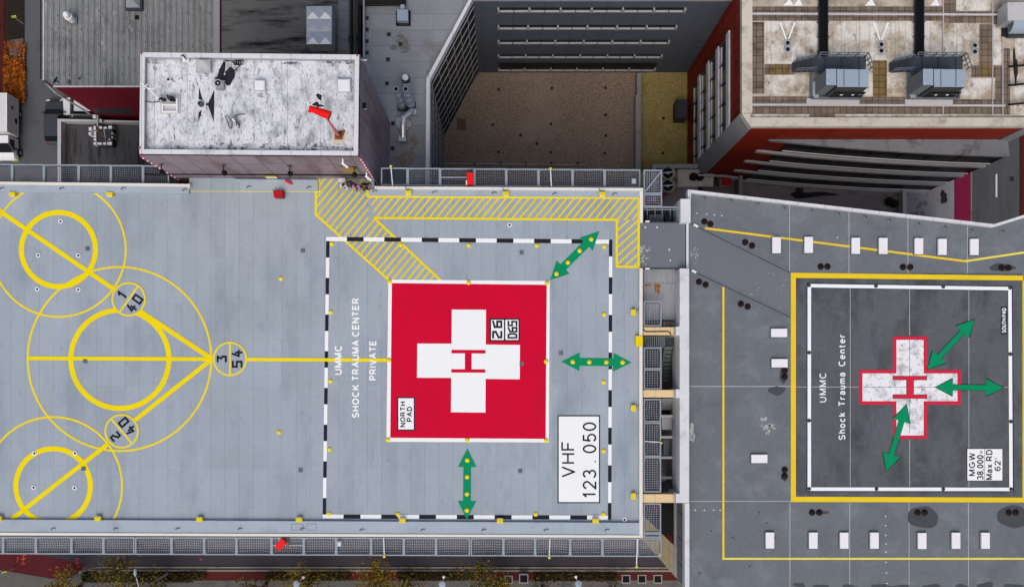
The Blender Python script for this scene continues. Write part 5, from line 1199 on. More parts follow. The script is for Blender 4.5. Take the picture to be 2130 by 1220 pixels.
m = MB(); m.prism_w([(xl, yb), (xr, yb), (xr, yt), (xl, yt)], GZ + .95, GZ + 3.5, 'box_white'); 
for x in (xl + .03, xr - .03): m.bar((x, yb, GZ + 3.5), (x, yt, GZ + 3.5), .1, .08, 'white_metal')
m.boxw(xr + .01, yt - 1.2, GZ + 2.4, .06, .3, .3, 'black_metal'); m.boxw(xr + .01, yt - 2.4, GZ + 1.6, .05, .5, .4, 'black_metal'); m.build('cargo_box', t)
V = lambda x, y, z: Vector((x, y, GZ + z)); yc0, yc1 = yb - .15, yb - 2.35
xm = (xl + xr) / 2
def cs(y, hw, z1, hw2): return [V(xm - hw, y, .55), V(xm - hw2, y, z1), V(xm + hw2, y, z1), V(xm + hw, y, .55)]
m = MB(); loft(m, [cs(yc0, 1.0, 2.55, .88), cs(yc0 - .75, 1.0, 2.5, .86), cs(yc0 - 1.55, 1.02, 1.45, .92), cs(yc1 + .25, 1.0, 1.2, .84), cs(yc1, .85, .95, .7)], 'truck_white'); m.build('cab', t)
m = MB(); m.face([V(xm - .86, yc0 - .78, 2.46), V(xm + .86, yc0 - .78, 2.46), V(xm + .94, yc0 - 1.52, 1.52), V(xm - .94, yc0 - 1.52, 1.52)], 'glass')
m.v = [v + Vector((0, -.03, .05)) for v in m.v]; m.build('windscreen', t)
m = MB()
for sx in (-1, 1): m.face([V(xm + sx * .91, yc0 - .3, 2.3), V(xm + sx * .9, yc0 - .85, 2.3), V(xm + sx * 1.0, yc0 - 1.5, 1.5), V(xm + sx * 1.0, yc0 - .3, 1.5)], 'glass'); 
m.v = [v + Vector((math.copysign(.05, v.x - xm), 0, 0)) for v in m.v]; m.build('side_window', t)
for sx in (-1, 1):
    for y in (yc0 - 1.35, yt - 1.4):
        m = MB(); m.tube([V(xm + sx * .85, y, .42), V(xm + sx * 1.16, y, .42)], .42, 'tyre', 14); w_ = m.build('wheel', t)
        m = MB(); m.tube([V(xm + sx * .95, y, .42), V(xm + sx * 1.17, y, .42)], .22, 'galvanised', 10); m.build('rim', w_)
    m = MB(); m.boxw(xm + sx * 1.22, yc0 - 1.2, GZ + 1.7, .3, .14, .4, 'black_metal'); m.build('mirror', t)
    m = MB(); m.boxw(xm + sx * .75, yc1 + .05, GZ + .85, .3, .2, .16, 'lamp_glass'); m.build('headlight', t)
m = MB(); m.boxw(xm, (yb + yt) / 2 - 1, GZ + .75, 1.1, yt - yb + 2.2, .3, 'black_metal'); m.build('chassis', t)

# ---------------------------------------------------------------- flat roofs behind the tower
ZM = -13.0
MR = thing('flat_roof_building', 'low building with black streaked flat roof behind the stair tower', 'building', W(600, 50, GZ))
m = MB(); mp = [W(461.5, -60, ZM), W(752, -60, ZM), W(752, 178, ZM), W(461.5, 178, ZM)]; m.prism_w(mp, GZ, ZM, 'garage_red', 'bitumen'); m.build('roof', MR)
m = MB()
for i in range(6): m.rect(704, -18 + i * 20.5, 724, 1 + i * 20.5, ZM + .02 + .001 * i, 'unit_side')
m.build('panel_strip', MR)
m = MB()
for x, w in ((728, 5), (736, 4), (744, 7)): m.box(x, -40, x + w, 120, ZM, ZM + .35, 'black_metal' if x != 736 else 'unit_dark')
m.build('cable_duct', MR)
t = thing('air_handler', 'silver box air handler with folded metal top on the streaked flat roof', 'air handler', W(665, 60, ZM))
za = ZM + 2.1
m = MB(); a, b, c, d = W(637.5, 13, za), W(690, 13, za), W(690, 92, za), W(637.5, 92, za)
m.prism_w([a, b, c, d], ZM + .1, za, 'galvanised', top=False); m.build('body', t)
m = MB()
for i in range(3):
    p, q = a.lerp(d, i / 3), a.lerp(d, (i + 1) / 3); p2, q2 = b.lerp(c, i / 3), b.lerp(c, (i + 1) / 3)
    for (e, f, g2, h) in ((p, (p + p2) / 2, (q + q2) / 2, q), ((p + p2) / 2, p2, q2, (q + q2) / 2)):
        mid = (e + f + g2 + h) / 4 + Vector((0, 0, .05 if i == 1 else .14))
        for u, v in ((e, f), (f, g2), (g2, h), (h, e)): m.face([u, v, mid], 'galvanised')
m.build('top', t)
m = MB(); m.box(634, 100, 700, 108, ZM, ZM + .2, 'unit_dark'); m.build('base', t)
# annex with pale coping and glazed courtyard wall
ZA = -10.8
AX = thing('annex_building', 'grey flat roofed annex with white coping and glazed courtyard wall', 'building', W(820, 150, GZ))
zc = ZA + .8
cop = [W(978, -6, zc), W(887, 163, zc), W(884.5, 420, zc)]; cop_in = [W(985, -6, zc), W(894.5, 165, zc), W(893.5, 420, zc)]
roofp = [W(755, -60, ZA), W(980, -60, ZA), Vector((cop[0].x, cop[0].y, 0)), Vector((cop[1].x, cop[1].y, 0)), Vector((cop[2].x, cop[2].y, 0)), W(755, 420, ZA)]
m = MB(); m.prism_w(roofp, GZ, ZA, 'slate_facade', 'annex_roof'); m.build('roof', AX)
m = MB()
for i in range(2): m.prism_w([cop[i], cop[i + 1], cop_in[i + 1], cop_in[i]], ZA - .3, zc + .003 * i, 'white_coping')
m.build('coping', AX)
m = MB(); m.prism_w([W(755, -10, zc), W(758, -10, zc), W(758, 120, zc), W(755, 120, zc)], ZA, zc, 'concrete_mid')
m.build('upstand', AX)
GW = [Vector((p.x, p.y, 0)) for p in cop_in]
m = MB()
for i in range(2):
    a, b = GW[i], GW[i + 1]; m.face([(a.x, a.y, ZA - .3), (b.x, b.y, ZA - .3), (b.x, b.y, -30.8), (a.x, a.y, -30.8)], 'glass_dark')
m.build('window', AX)
m = MB()
for i in range(2):
    a, b = GW[i], GW[i + 1]; d = (b - a); n = Vector((-d.y, d.x, 0)).normalized(); L_ = d.length; n = -n if n.x < 0 else n
    for k in range(int((ZA - .3 + 30.8) / 2.1) + 1):
        z = -30.7 + k * 2.1
        m.bar(Vector((a.x, a.y, z)) + n * .06, Vector((b.x, b.y, z)) + n * .04, .05, .07, 'mullion')
    ncol = max(4, int(L_ / 1.25))
    for k in range(ncol + 1):
        p = a.lerp(b, k / ncol) + n * .08; m.bar((p.x, p.y, ZA - .35), (p.x, p.y, -30.75), .045, .045, 'mullion')
m.build('mullion', AX)
t = thing('vent_hood', 'grey square vent hood on black pad at the top of the annex roof', 'vent hood', W(838, 38, ZA))
m = MB(); m.box(824, 22, 854, 54, ZA, ZA + .1, 'black_metal'); m.build('pad', t)
m = MB(); m.prism([(826, 20), (848.5, 20), (848.5, 43), (826, 43)], ZA + .6, ZA + 1.2, 'unit_blue'); m.box(829, 26, 850, 49, ZA + .1, ZA + .6, 'unit_dark'); m.build('hood', t)
m = MB(); m.box(833, 10, 841, 19, ZA + .1, ZA + .6, 'galvanised'); m.build('collar', t)
t = thing('pipe_rack', 'black pipe run along the top of the annex roof', 'pipes', W(795, 6, ZA))
for y in (2, 6, 10):
    m = MB(); m.tube([W(744, y, ZA + .4), W(845, y - 1, ZA + .4)], .14, 'black_metal', 8); m.build('pipe', t)
t = thing('round_vent', 'white topped round vent on the annex roof', 'vent', W(844, 167, ZA))
m = MB(); m.lathe(W(845, 167, ZA), [(.36, 0), (.36, .6), (.34, .62)], 'unit_dark', 16); m.build('body', t); m = MB(); m.lathe(W(844.4, 166, ZA), [(.27, .62), (.27, .72), (.1, .78)], 'white_metal', 16); m.build('cap', t)
m = MB(); m.box(840, 174, 852, 178, ZA, ZA + .15, 'galvanised'); m.build('base', t)
for x, d in ((833.5, 'left'), (852, 'right')):
    t = thing('exhaust_stack', f'tall grey exhaust stack with black mouth on the annex roof, {d} one', 'exhaust stack', W(x + 4, 222, ZA), 'pair of exhaust stacks')
    b = W(x + 3.5, 221, ZA); H_ = 5.2
    m = MB(); m.lathe(b, [(.34, 0), (.36, 1.2), (.3, 1.3), (.33, 2.6), (.27, 2.7), (.28, 4), (.22, 4.1), (.21, H_), (.16, H_), (.15, H_ - .4)], ['unit_blue'] * 8 + ['black_metal', 'black_metal'], 16); m.build('stack', t)
    m = MB(); m.boxw(b.x, b.y - .1, ZA + .15, .8, .7, .3, 'unit_dark'); m.build('base', t)
t = thing('exhaust_duct', 'silver elbow duct over a ribbed fan housing on the annex roof', 'duct', W(842, 270, ZA))
m = MB(); m.tube([W(857, 230, ZA + 1.2), W(852, 235, ZA + 1.5), W(840, 245, ZA + 1.6), W(838.5, 262, ZA + 1.5), W(838.5, 286, ZA + 1.3)], [.24, .26, .27, .24, .2], 'silver_duct', 14); m.build('duct', t)
m = MB()
for k in range(6): m.boxw(W(839.5, 0, ZA).x, W(0, 252 + k * 3.4, ZA).y, ZA + .75, 1.05, .09, .5, 'galvanised')
m.prism([(826, 253), (834, 243), (846, 243), (854, 251), (854, 262), (846, 270), (833, 270), (826, 262)], ZA + .1, ZA + .6, 'concrete_tan'); m.build('fan_housing', t)
m = MB(); m.box(829.5, 282, 844.5, 293, ZA + .1, ZA + 1.3, 'galvanised'); m.build('outlet_box', t); m = MB(); m.box(852, 226, 866, 238, ZA + .05, ZA + .7, 'galvanised'); m.build('inlet_box', t)
p = MB(); p.boxw(0, 0, .02, .34, .34, .04, 'unit_dark'); p.boxw(0, 0, .05, .14, .14, .03, 'black_metal'); RN = p.build('annex_drain')
for i, (x, y) in enumerate(((763, 38), (763, 62), (763, 86), (763, 110), (809, 72), (807, 124), (805, 174), (816.5, 309), (817, 257), (833, 92))):
    o = RN if i == 0 else RN.copy()
    if i: COL.objects.link(o)
    o.location = W(x, y, ZA); o.name = 'roof_outlet' if i == 0 else o.name
    d = ['first from the top along the dark gutter', 'second from the top along the dark gutter', 'third from the top along the dark gutter', 'fourth along the dark gutter', 'uppermost near the vent hood', 'level with the coping bend', 'left of the round vent', 'below the silver duct box', 'left of the ribbed fan housing', 'in the middle of a brown star stain'][i]
    tag(o, f'small dark roof outlet on the annex roof, {d}', 'roof outlet', 'roof outlets on the annex')
m = MB(); blob(m, 833, 92, 22, 16, ZA + .006, 'soft_dark', 500, rough=.3); blob(m, 845, 330, 22, 14, ZA + .006, 'soft_brown', 501, rough=.3); blob(m, 860, 296, 12, 14, ZA + .006, 'soft_brown', 502, rough=.3); m.build('roof_stain', AX)

# ---------------------------------------------------------------- courtyard, slate building
ZC = -30.8
YB = W(0, 0.5, -10.3).y            # plane of the slate facade
XB = 19.57                          # plane of the brick tower's left face
g = MB(); g.up([(-6.1, 8, ZC), (W(1322, 0, ZC).x, 8, ZC), (W(1322, 0, ZC).x, YB + .2, ZC), (-2, YB + .2, ZC), (-6.1, 25.2, ZC)], 'gravel'); tag(g.build('gravel_court', loc=(5, 20, ZC)), kind='structure')
g = MB(); g.up([(W(1322, 0, ZC).x, 8, ZC), (XB + .3, 8, ZC), (XB + .3, YB + .2, ZC), (W(1322, 0, ZC).x, YB + .2, ZC)], 'moss_gravel'); tag(g.build('mossy_gravel', loc=(15, 20, ZC)), kind='structure')
m = MB(); m.prism([(1322, 197), (1333, 197), (1333, 420), (1322, 420)], ZC, ZC + 1.3, 'concrete_mid'); m.prism([(1325, 152), (1333.5, 152), (1333.5, 196.8), (1325, 196.8)], ZC, ZC + 1.25, 'concrete_mid'); t = tag(m.build('dividing_wall', loc=W(1327, 270, ZC)), 'low grey wall dividing brown gravel from mossy gravel in the courtyard', 'wall')
SF = thing('slate_building', 'dark slate clad building with five window bands over the courtyard', 'building', Vector((7, YB + 6, GZ)))
m = MB(); m.prism_w([(-2.6, YB), (XB + 4, YB), (XB + 4, YB + 30), (-2.6, YB + 30)], GZ, -10.5, 'slate_facade'); m.build('wall', SF)
m = MB(); m.prism_w([(-2.6, YB - .04), (XB + 1, YB - .04), (XB + 1, YB + .5), (-2.6, YB + .5)], -10.5, -10.2, 'concrete_mid'); m.build('coping', SF)
Hs = [YB * FPX / (NY - y) for y in (20.5, 56.5, 87, 116.5, 144)]
for r_, H in enumerate(Hs):
    z = HC - H; a, b = (1037 - NX) * H / FPX, (1434 - NX) * (HC + 14) / FPX
    a = -.14; b = 15.95
    m = MB(); hgt = .55 if r_ < 4 else 2.2
    m.face([(a, YB - .03, z), (b, YB - .03, z), (b, YB - .03, z + hgt), (a, YB - .03, z + hgt)], 'glass_dark'); w_ = m.build('window', SF)
    m = MB(); seg = (b - a) / 12
    for k in range(12): m.boxw(a + (k + .5) * seg, YB - .11, z - .1, seg - .08, .17, .08, 'mullion')
    m.build('sunshade', w_)
    m = MB()
    for k in range(7): m.boxw(a + k * seg * 2, YB - .14, z + .2, .17, .26, .7, 'concrete_mid')
    m.build('bracket', w_)
m = MB(); m.prism([(1407, 207), (1430, 207), (1430, 245), (1407, 245)], ZC + .1, ZC + 2.2, 'unit_dark'); t = thing('courtyard_unit', 'grey box unit in the shade between mossy gravel and brick tower', 'air unit', W(1420, 226, ZC)); m.build('body', t)
m = MB()
for k in range(4): m.box(1410 + k * 5, 210, 1412 + k * 5, 242, ZC + 2.2, ZC + 2.25, 'unit_dark')
m.build('grille', t)
p = MB(); p.lathe((0, 0, 0), [(.15, 0), (.14, .08), (.06, .1)], 'tar', 10); CD = p.build('court_drain')
for i, (x, y, d) in enumerate(((1148, 183.5, 'middle of the top row'), (1260, 239, 'right side, upper one'), (1025, 259.5, 'left side of the middle row'), (1146, 258, 'middle of the middle row'), (1260, 282.5, 'right side, lower one'), (1083, 281.5, 'left end of a thin slot'), (1117, 299, 'right end of a thin slot'),
        (1036.5, 316, 'left one of the bottom row'), (1145.5, 317, 'middle one of the bottom row'), (1258, 319, 'right one of the bottom row'), (1037.5, 186.5, 'faint one, left of the top row'), (1259.5, 183, 'right one of the top row'), (1380, 246, 'on mossy gravel, upper one'), (1379, 318.5, 'on mossy gravel, lower one'))):
    o = CD if i == 0 else CD.copy()
    if i: COL.objects.link(o)
    o.location = W(x, y, ZC); tag(o, f'small black courtyard drain, {d}', 'drain', 'drains in the gravel courtyard')
m = MB(); m.rect(950, 246, 969, 271, ZC + .01, 'cover_brown'); tag(m.build('access_cover', loc=W(960, 258, ZC)), 'rusty square access cover in the left of the gravel court', 'access cover')
t = thing('court_pipe', 'thin pale pipe on stands along the lower side of the gravel court', 'pipe', W(1080, 341, ZC))
m = MB(); m.tube([W(925, 340, ZC + .25), W(1218, 343, ZC + .25), W(1222, 339, ZC + .25)], .07, 'concrete_pale', 6); m.build('pipe', t)
for x in (987, 1041, 1094, 1147, 1201):
    m = MB(); m.boxw(W(x, 0, ZC).x, W(0, 341.5, ZC).y, ZC + .14, .2, .3, .28, 'black_metal'); m.build('stand', t)

# ---------------------------------------------------------------- brick tower, upper right
ZB = -6.6; YS = 20.3
BT = thing('brick_tower', 'red clad building with paved roof and curved window bands, upper right', 'building', Vector((33, 28, GZ)))
XR = 43.3
c1, c2 = Vector((XB, YS + .95, 0)), Vector((XB + .65, YS, 0))
# side wall and roof
m = MB(); m.prism_w([c1, c2, (XR, YS), (XR, YS + 45), (XB, YS + 45)], -11.0, ZB - .3, 'red_clad', top=False); m.build('parapet_band', BT)
m = MB(); m.prism_w([c1, c2 + Vector((0, .02, 0)), (XR, YS + .02), (XR, YS + 1.6), (XB + .02, YS + 45)], GZ, -11.0, 'red_clad', top=False, bottom=False); m.build('wall', BT)
m = MB(); m.face([(XB - .03, YS + 1.0, ZB - .35), (XB - .03, YB - .02, ZB - .35), (XB - .03, YB - .02, GZ), (XB - .03, YS + 1.0, GZ)], 'red_clad_side'); m.build('side_cladding', BT)
m = MB(); m.prism_w([c1, c2, (XR, YS), (XR, YS + 45), (XB, YS + 45)], ZB - .3, ZB - .12, 'roof_tan'); m.build('roof', BT)
m = MB()
m.prism_w([(XB - .1, YS + .95), (XB + .75, YS + 1.0), (XB + .75, YS + 45), (XB - .1, YS + 45)], ZB - .4, ZB + .25, 'concrete_tan')
m.prism_w([(XB + .62, YS - .1), (XR, YS - .1), (XR, YS + .62), (XB + .62, YS + .62)], ZB - .4, ZB + .24, 'concrete_tan')
m.prism_w([(XB - .1, YS + .93), (XB + .6, YS - .08), (XB + .6, YS + .93)], ZB - .4, ZB + .245, 'concrete_tan')
m.build('parapet', BT)
d = (c2 - c1).normalized(); n = Vector((d.y, -d.x, 0)); n = n if n.x < 0 else -n
m = MB(); a, b = c1 + n * .12 - d * .15, c2 + n * .12 + d * .15
m.prism_w([a, b, b - n * .5, a - n * .5], -26, ZB - .4, 'concrete_mid'); m.build('corner_pier', BT)
# left side window bands
for k, zl in enumerate((-11.5, -15.7, -19.9, -24.1)):
    y0, y1 = YS + 1.0, 29.4
    m = MB(); m.face([(XB - .06, y0, zl - .3), (XB - .06, y1, zl - .3), (XB - .06, y1, zl - 3.5), (XB - .06, y0, zl - 3.5)], 'glass'); w_ = m.build('window', BT)
    m = MB(); m.boxw(XB - .13, (y0 + y1) / 2, zl + .25, .13, y1 - y0, 1.1, 'white_coping'); m.build('ledge', w_)
    m = MB(); m.boxw(XB - .1, (y0 + y1) / 2 - .1, zl - 2.5, .07, y1 - y0 - .6, .1, 'white_coping')
    for q in range(5): m.boxw(XB - .12, y0 + .8 + q * 1.75, zl - 1.7, .14, .08, 2.6, 'dark_steel')
    m.build('mullion', w_)
# curved bay with ledges
cur = [(22.9, 20.25), (25, 20.02), (27.5, 19.77), (30, 19.56), (32.5, 19.38), (35, 19.22), (37.5, 19.08), (40, 18.97), (43.4, 18.86)]
def strip(z0, z1, inn, out, x0, x1, mt, name, par):
    pts = [Vector((x, y, 0)) for x, y in cur if x0 <= x <= x1]
    m = MB(); m.prism_w([p + Vector((0, -out, 0)) for p in pts] + [p + Vector((0, inn, 0)) for p in pts][::-1], z0, z1, mt); return m.build(name, par)
pts = [Vector((x, y, 0)) for x, y in cur]
m = MB(); m.prism_w([p + Vector((0, -.05, 0)) for p in pts] + [(43.25, YS - .02), (22.9, YS - .02)], -11.6, -11.15, 'bay_metal'); m.build('bay_roof', BT)
m = MB()
gpts = [p + Vector((0, .16, 0)) for p in pts if p.x < 44]
for a, b in zip(gpts[1:], gpts[2:]): m.face([(a.x, a.y, -11.6), (b.x, b.y, -11.6), (b.x, b.y, GZ), (a.x, a.y, GZ)], 'glass_dark')
bw = m.build('window', BT)
m = MB(); e = gpts[-1]; m.face([(e.x + .01, e.y - .1, -11.6), (e.x + .01, YS + 2.2, -11.6), (e.x + .01, YS + 2.2, GZ), (e.x + .01, e.y - .1, GZ)], 'red_clad_side'); m.build('bay_end', BT)
for k, z in enumerate((-15.6, -19.9, -24.2, -28.5)):
    strip(z - .4, z + .2, .14, .06, 22, 44, 'concrete_pale', 'ledge', bw)
    m = MB(); q = [p + Vector((0, .06, z + .95)) for p in pts[1:]]
    for a, b in zip(q, q[1:]): m.bar(a, b, .09, .12, 'white_metal')
    for a in gpts[1:]: m.bar((a.x, a.y - .03, z + .4), (a.x, a.y - .03, z + 3.5), .05, .06, 'unit_dark')
    m.build('mullion', bw)
m = MB(); m.prism_w([(42.5, YS - .12), (43.5, YS - .12), (43.5, YS + .9), (43.3, YS + .9), (43.3, YS - .02), (42.5, YS - .02)], -13.5, ZB - .4, 'concrete_mid'); m.prism_w([(43.52, YS + .9), (43.52, YS - .1), (44.5, YS + .3), (44.5, YS + 1.2)], -13.5, ZB - .41, 'concrete_mid'); m.build('corner_pier', BT)
# roof surfaces
zr = ZB - .12
m = MB()
for i, r_ in enumerate(((1590, 44, 2037, 133), (1590, 156, 1684, 199), (2020, 163, 2070, 206), (1989, -20, 2065, 22), (2065, 51, 2087, 135), (1690, 150, 2020, 199), (1566, 225 + 13, 1682, 244), (1760, 238, 1990, 243))):
    m.rect(*r_, zr + .01 + .001 * i, 'membrane')
for i, (x, y, sx) in enumerate(((1640, 4, 26), (1660, 4, 22), (1810, 4, 28), (1945, 4, 24))): m.sheet([(x, 0), (x + 4, 0), (x + sx * .4, 12), (x - sx * .4, 12)], zr + .022 + .001 * i, 'white_paint')
for i, (x, y) in enumerate(((1638, 80), (1832.5, 80))):
    for q in (-1, 1): m.sheet([(x + q * 17, 47), (x + q * 13, 47), (x + q * 1, 82), (x + q * 3, 84)], zr + .03 + .002 * i + .001 * q, 'white_paint')
m.build('membrane', BT)
m = MB()
for i, r_ in enumerate(((1563, 14, 1962, 26), (1563, 31, 1962, 43.5), (1564, 46, 1589.5, 195), (1590.5, 133.5, 1653, 155.5), (1564, 201, 1677, 214), (1564, 221, 2085, 237), (1789, 202, 1881, 216), (1983, 206.5, 2085, 219), (2037.5, 51, 2064.5, 136.5), (1962.5, 24, 2064, 48), (2021, 137, 2071, 161), (2071, 137, 2085, 206), (2087.5, 101, 2101, 238), (1962.5, -20, 1988.5, 23.5), (1684, 237.5, 1736, 243), (2067, 24, 2086, 50))):
    m.rect(*r_, zr + .045 + .0012 * i, 'paver')
m.build('paver_path', BT)
m = MB(); m.rect(1816, 126, 1845, 202, zr + .075, 'moss_paver'); m.rect(1600, 137, 1640, 155, zr + .074, 'moss_paver'); m.rect(2038, 137, 2070, 160, zr + .076, 'moss_paver'); tag(m.build('paver_path', BT), 'mossy brown pavers')
m = MB()
for y in (28.5, 217.5): m.tube([W(1562, y, ZB), W(2090, y + 2, ZB)], .1, 'concrete_pale', 8)
for x in (1962, 2065, 2086): m.tube([W(x, -10, ZB), W(x, 240, ZB)], .05, 'concrete_pale', 6)
for x in (1595, 1604, 1676): m.bar(W(x, 46, zr + .02), W(x, 200, zr + .02), .05, .03, 'roof_tan')
for x in (1733, 1750, 1781, 1788, 1808, 1853, 1863, 1870, 1883, 1935, 1960, 1990): m.bar(W(x, 46, zr + .02), W(x, 120, zr + .02), .05, .03, 'roof_tan')
m.build('roof_pipe', BT)
m = MB(); m.box(1678, 204.5, 1787, 217, zr, zr + .3, 'concrete_pale'); m.box(1883, 206.5, 1982, 219, zr, zr + .3, 'concrete_pale'); m.build('plinth', BT)
for x, d in ((1703, 'left'), (1903, 'right')):
    t = thing('cable_tray', f'black cable tray running to the {d} cooling unit on the brick tower', 'cable tray', W(x + 10, 50, zr), 'black cable trays')
    m = MB(); m.box(x, -30, x + 20, 118, zr + .25, zr + .4, 'unit_dark'); m.build('tray', t)
    m = MB()
    for q in range(4): m.tube([W(x + 3.2 + q * 4.6, -30, zr + .48), W(x + 3.2 + q * 4.6, 116, zr + .48)], .075, 'black_metal', 6)
    m.build('cable', t)
    m = MB()
    for y in (15, 45, 75, 105): m.box(x - 2.5, y, x + 22, y + 1.6, zr, zr + .25, 'dark_steel')
    m.build('support', t)
for x0, d in ((1689, 'left'), (1890.5, 'right')):
    t = thing('rooftop_chiller', f'blue grey chiller box on a railed steel platform, {d} one on the brick tower', 'chiller', W(x0 + 60, 165, zr), 'chillers on the brick tower')
    X = lambda v: x0 + v
    zp = zr + 1.0
    m = MB()
    for a, b in (((0, 151), (0, 204)), ((0, 204), (103, 205)), ((103, 205), (112, 150)), ((0, 151), (112, 150))): m.bar(W(X(a[0]), a[1], zp - .3), W(X(b[0]), b[1], zp - .3), .14, .3, 'unit_side')
    m.prism([(X(1), 118), (X(112), 118), (X(112), 149), (X(1), 149)], zp - .1, zp, 'dark_steel'); 
    for a in (28, 62, 98): m.bar(W(X(a), 119, zp + .02), W(X(a), 150, zp + .02), .12, .1, 'unit_dark')
    for a, b in ((2, 120), (110, 120), (2, 202), (100, 202), (54, 120), (54, 202)): m.bar(W(X(a), b, zr), W(X(a), b, zp - .1), .14, .14, 'unit_dark')
    m.prism([(X(2), 170), (X(14), 170), (X(14), 203), (X(2), 203)], zp - .2, zp - .1, 'unit_blue'); m.build('platform', t)
    m = MB(); zt = zp + 2.7; e = .0
    P1 = [W(X(29.5), 143.5, zt), W(X(50.5), 143.5, zt), W(X(50.5), 177, zt), W(X(29.5), 177, zt)]; P2 = [W(X(52), 144, zt), W(X(119), 145, zt), W(X(117), 181.5, zt), W(X(52), 181, zt)]
    m.prism_w(P1, zp, zt, 'unit_side', 'unit_blue'); m.prism_w(P2, zp - .3, zt + .01, 'unit_dark', 'unit_blue'); m.build('body', t)
    m = MB()
    for q in (66.5, 98): m.bar(W(X(q), 145.5, zt + .03), W(X(q), 180, zt + .03), .06, .05, 'unit_side')
    for q in ((33, 160), (33, 174), (48, 176)): m.boxw(W(X(q[0]), q[1], zt).x, W(0, q[1], zt).y, zt + .02, .06, .06, .04, 'white_metal')
    m.build('seam', t)
    m = MB(); yv = P2[2].y - .03
    for q in range(5): 
        for row in range(2): m.boxw(P2[3].x + .5 + q * .5, yv, zp + .25 + row * .9, .42, .06, .5, 'black_metal')
    m.boxw(P2[3].x + 1.0, yv - .02, zp + .7, .2, .06, .1, 'white_metal'); m.boxw(P2[3].x + 1.9, yv - .02, zp + .7, .2, .06, .1, 'white_metal'); m.build('louvre', t)
    m = MB()
    def rail(a, b, nposts):
        A, B = W(*a, zp), W(*b, zp)
        for h in (.55, 1.1): m.bar(A + Vector((0, 0, h)), B + Vector((0, 0, h)), .06, .06, 'unit_side')
        for q in range(nposts + 1):
            p = A.lerp(B, q / nposts); m.bar(p, p + Vector((0, 0, 1.1)), .06, .06, 'unit_side')
    rail((X(8), 118), (X(108), 119), 5); rail((X(108), 119), (X(118), 146), 3); rail((X(8), 118), (X(8), 128), 1)
    m.build('railing', t)
    m = MB(); s0 = [W(X(2), 122, zp), W(X(-38), 131, zr + .1)]; s1 = [W(X(2), 148, zp), W(X(-38), 150, zr + .1)]
    for q in range(9):
        a = s0[0].lerp(s0[1], q / 8); b = s1[0].lerp(s1[1], q / 8); m.bar(a, b, .26, .05, 'unit_dark')
    for s_ in (s0, s1):
        m.bar(s_[0], s_[1], .07, .22, 'unit_dark')
        for h in (.55, 1.0): m.bar(s_[0] + Vector((0, 0, h)), s_[1] + Vector((0, 0, h)), .055, .055, 'unit_side')
        for q in (0, .33, .66, 1): p = s_[0].lerp(s_[1], q); m.bar(p, p + Vector((0, 0, 1.0)), .055, .055, 'unit_side')
    m.build('stair', t)
for x, y, d in ((1638, 97, 'left on the brick tower roof'), (1832.5, 100, 'middle of the brick tower roof, between the cable trays'), (2027, 102, 'right on the brick tower roof')):
    t = thing('twin_drain', f'pair of dark round roof drains, {d}', 'drain', W(x, y, zr), 'twin drains of the brick tower')
    m = MB(); m.rect(x - 7, y - 15, x + 7, y + 15, zr + .038, 'scuff'); m.build('sump', t)
    for q in (-6.5, 6.5):
        m = MB(); m.lathe(W(x, y + q, zr + .04), [(.24, 0), (.24, .1), (.17, .1), (.14, .06), (.08, .16)], ['galvanised', 'galvanised', 'tar', 'tar', 'black_metal'], 14); m.build('strainer', t)
t = thing('big_air_unit', 'large rounded blue grey air unit at the upper right picture edge', 'air unit', W(2125, 40, zr))
m = MB(); m.prism([(2096, 5), (2170, 5), (2170, 43), (2096, 43)], zr + .3, zr + 2.0, 'galvanised', 'concrete_pale'); m.build('body', t)
m = MB(); c0, c1_ = W(2097, 52, zr + 1.0), W(2170, 52, zr + 1.0)
ringp = []
for e in (c0, c1_): ringp.append([e + Vector((0, .7 * math.cos(q), .95 * math.sin(q))) for q in [math.pi * k / 8 for k in range(9)]] )
for k in range(8): m.face([ringp[0][k], ringp[1][k], ringp[1][k + 1], ringp[0][k + 1]], 'unit_blue')
m.face(ringp[0], 'unit_side'); m.build('rounded_hood', t)
m = MB(); m.box(2098, 70, 2170, 76, zr, zr + .5, 'unit_dark'); m.box(2086, 40, 2096, 75, zr, zr + .3, 'tar'); m.build('base', t)
t = thing('pipe_rail', 'three dark handrail pipes at the right edge of the brick tower roof', 'pipes', W(2115, 175, zr))
for y in (138, 177, 217):
    m = MB(); m.tube([W(2099, y + .5, zr + .1), W(2101, y + .5, zr + .5), W(2170, y - 6, zr + .5)], .085, 'hose_black', 8); m.build('pipe', t)
# pale strip of neighbouring roof, low ground roofs under the curved bay
m = MB(); m.prism([(2110, 72), (2180, 72), (2180, 240), (2110, 240)], zr - .02, zr + .02, 'membrane'); blob(m, 2112, 140, 5, 30, zr + .03, 'tar', 600, rough=.4); m.build('side_membrane', BT)
LG = thing('podium_roof', 'dark low podium roof below the curved window bands', 'roof', W(1720, 430, -29))
m = MB(); m.prism([(1460, 350), (1880, 380), (1880, 520), (1460, 520)], -29.4, -28.9, 'podium'); m.build('roof', LG)
m = MB(); m.prism([(1886, 370), (1975, 370), (1975, 520), (1886, 520)], -29.4, -28.5, 'pale_podium'); m.build('pale_roof', LG)
m = MB(); m.prism([(1878, 395), (1886, 395), (1886, 520), (1878, 520)], -29.4, -27.8, 'concrete_pale'); m.prism([(1537, 358), (1545, 358), (1545, 520), (1537, 520)], -29.4, -27.0, 'concrete_mid'); m.build('upstand', LG)
m = MB(); blob(m, 1690, 405, 40, 6, -28.88, 'tar', 610, rough=.4); blob(m, 1660, 400, 12, 9, -28.87, 'tar', 611, rough=.4); blob(m, 1963, 410, 8, 12, -28.47, 'tar', 612, rough=.3); m.build('tar_stain', LG)

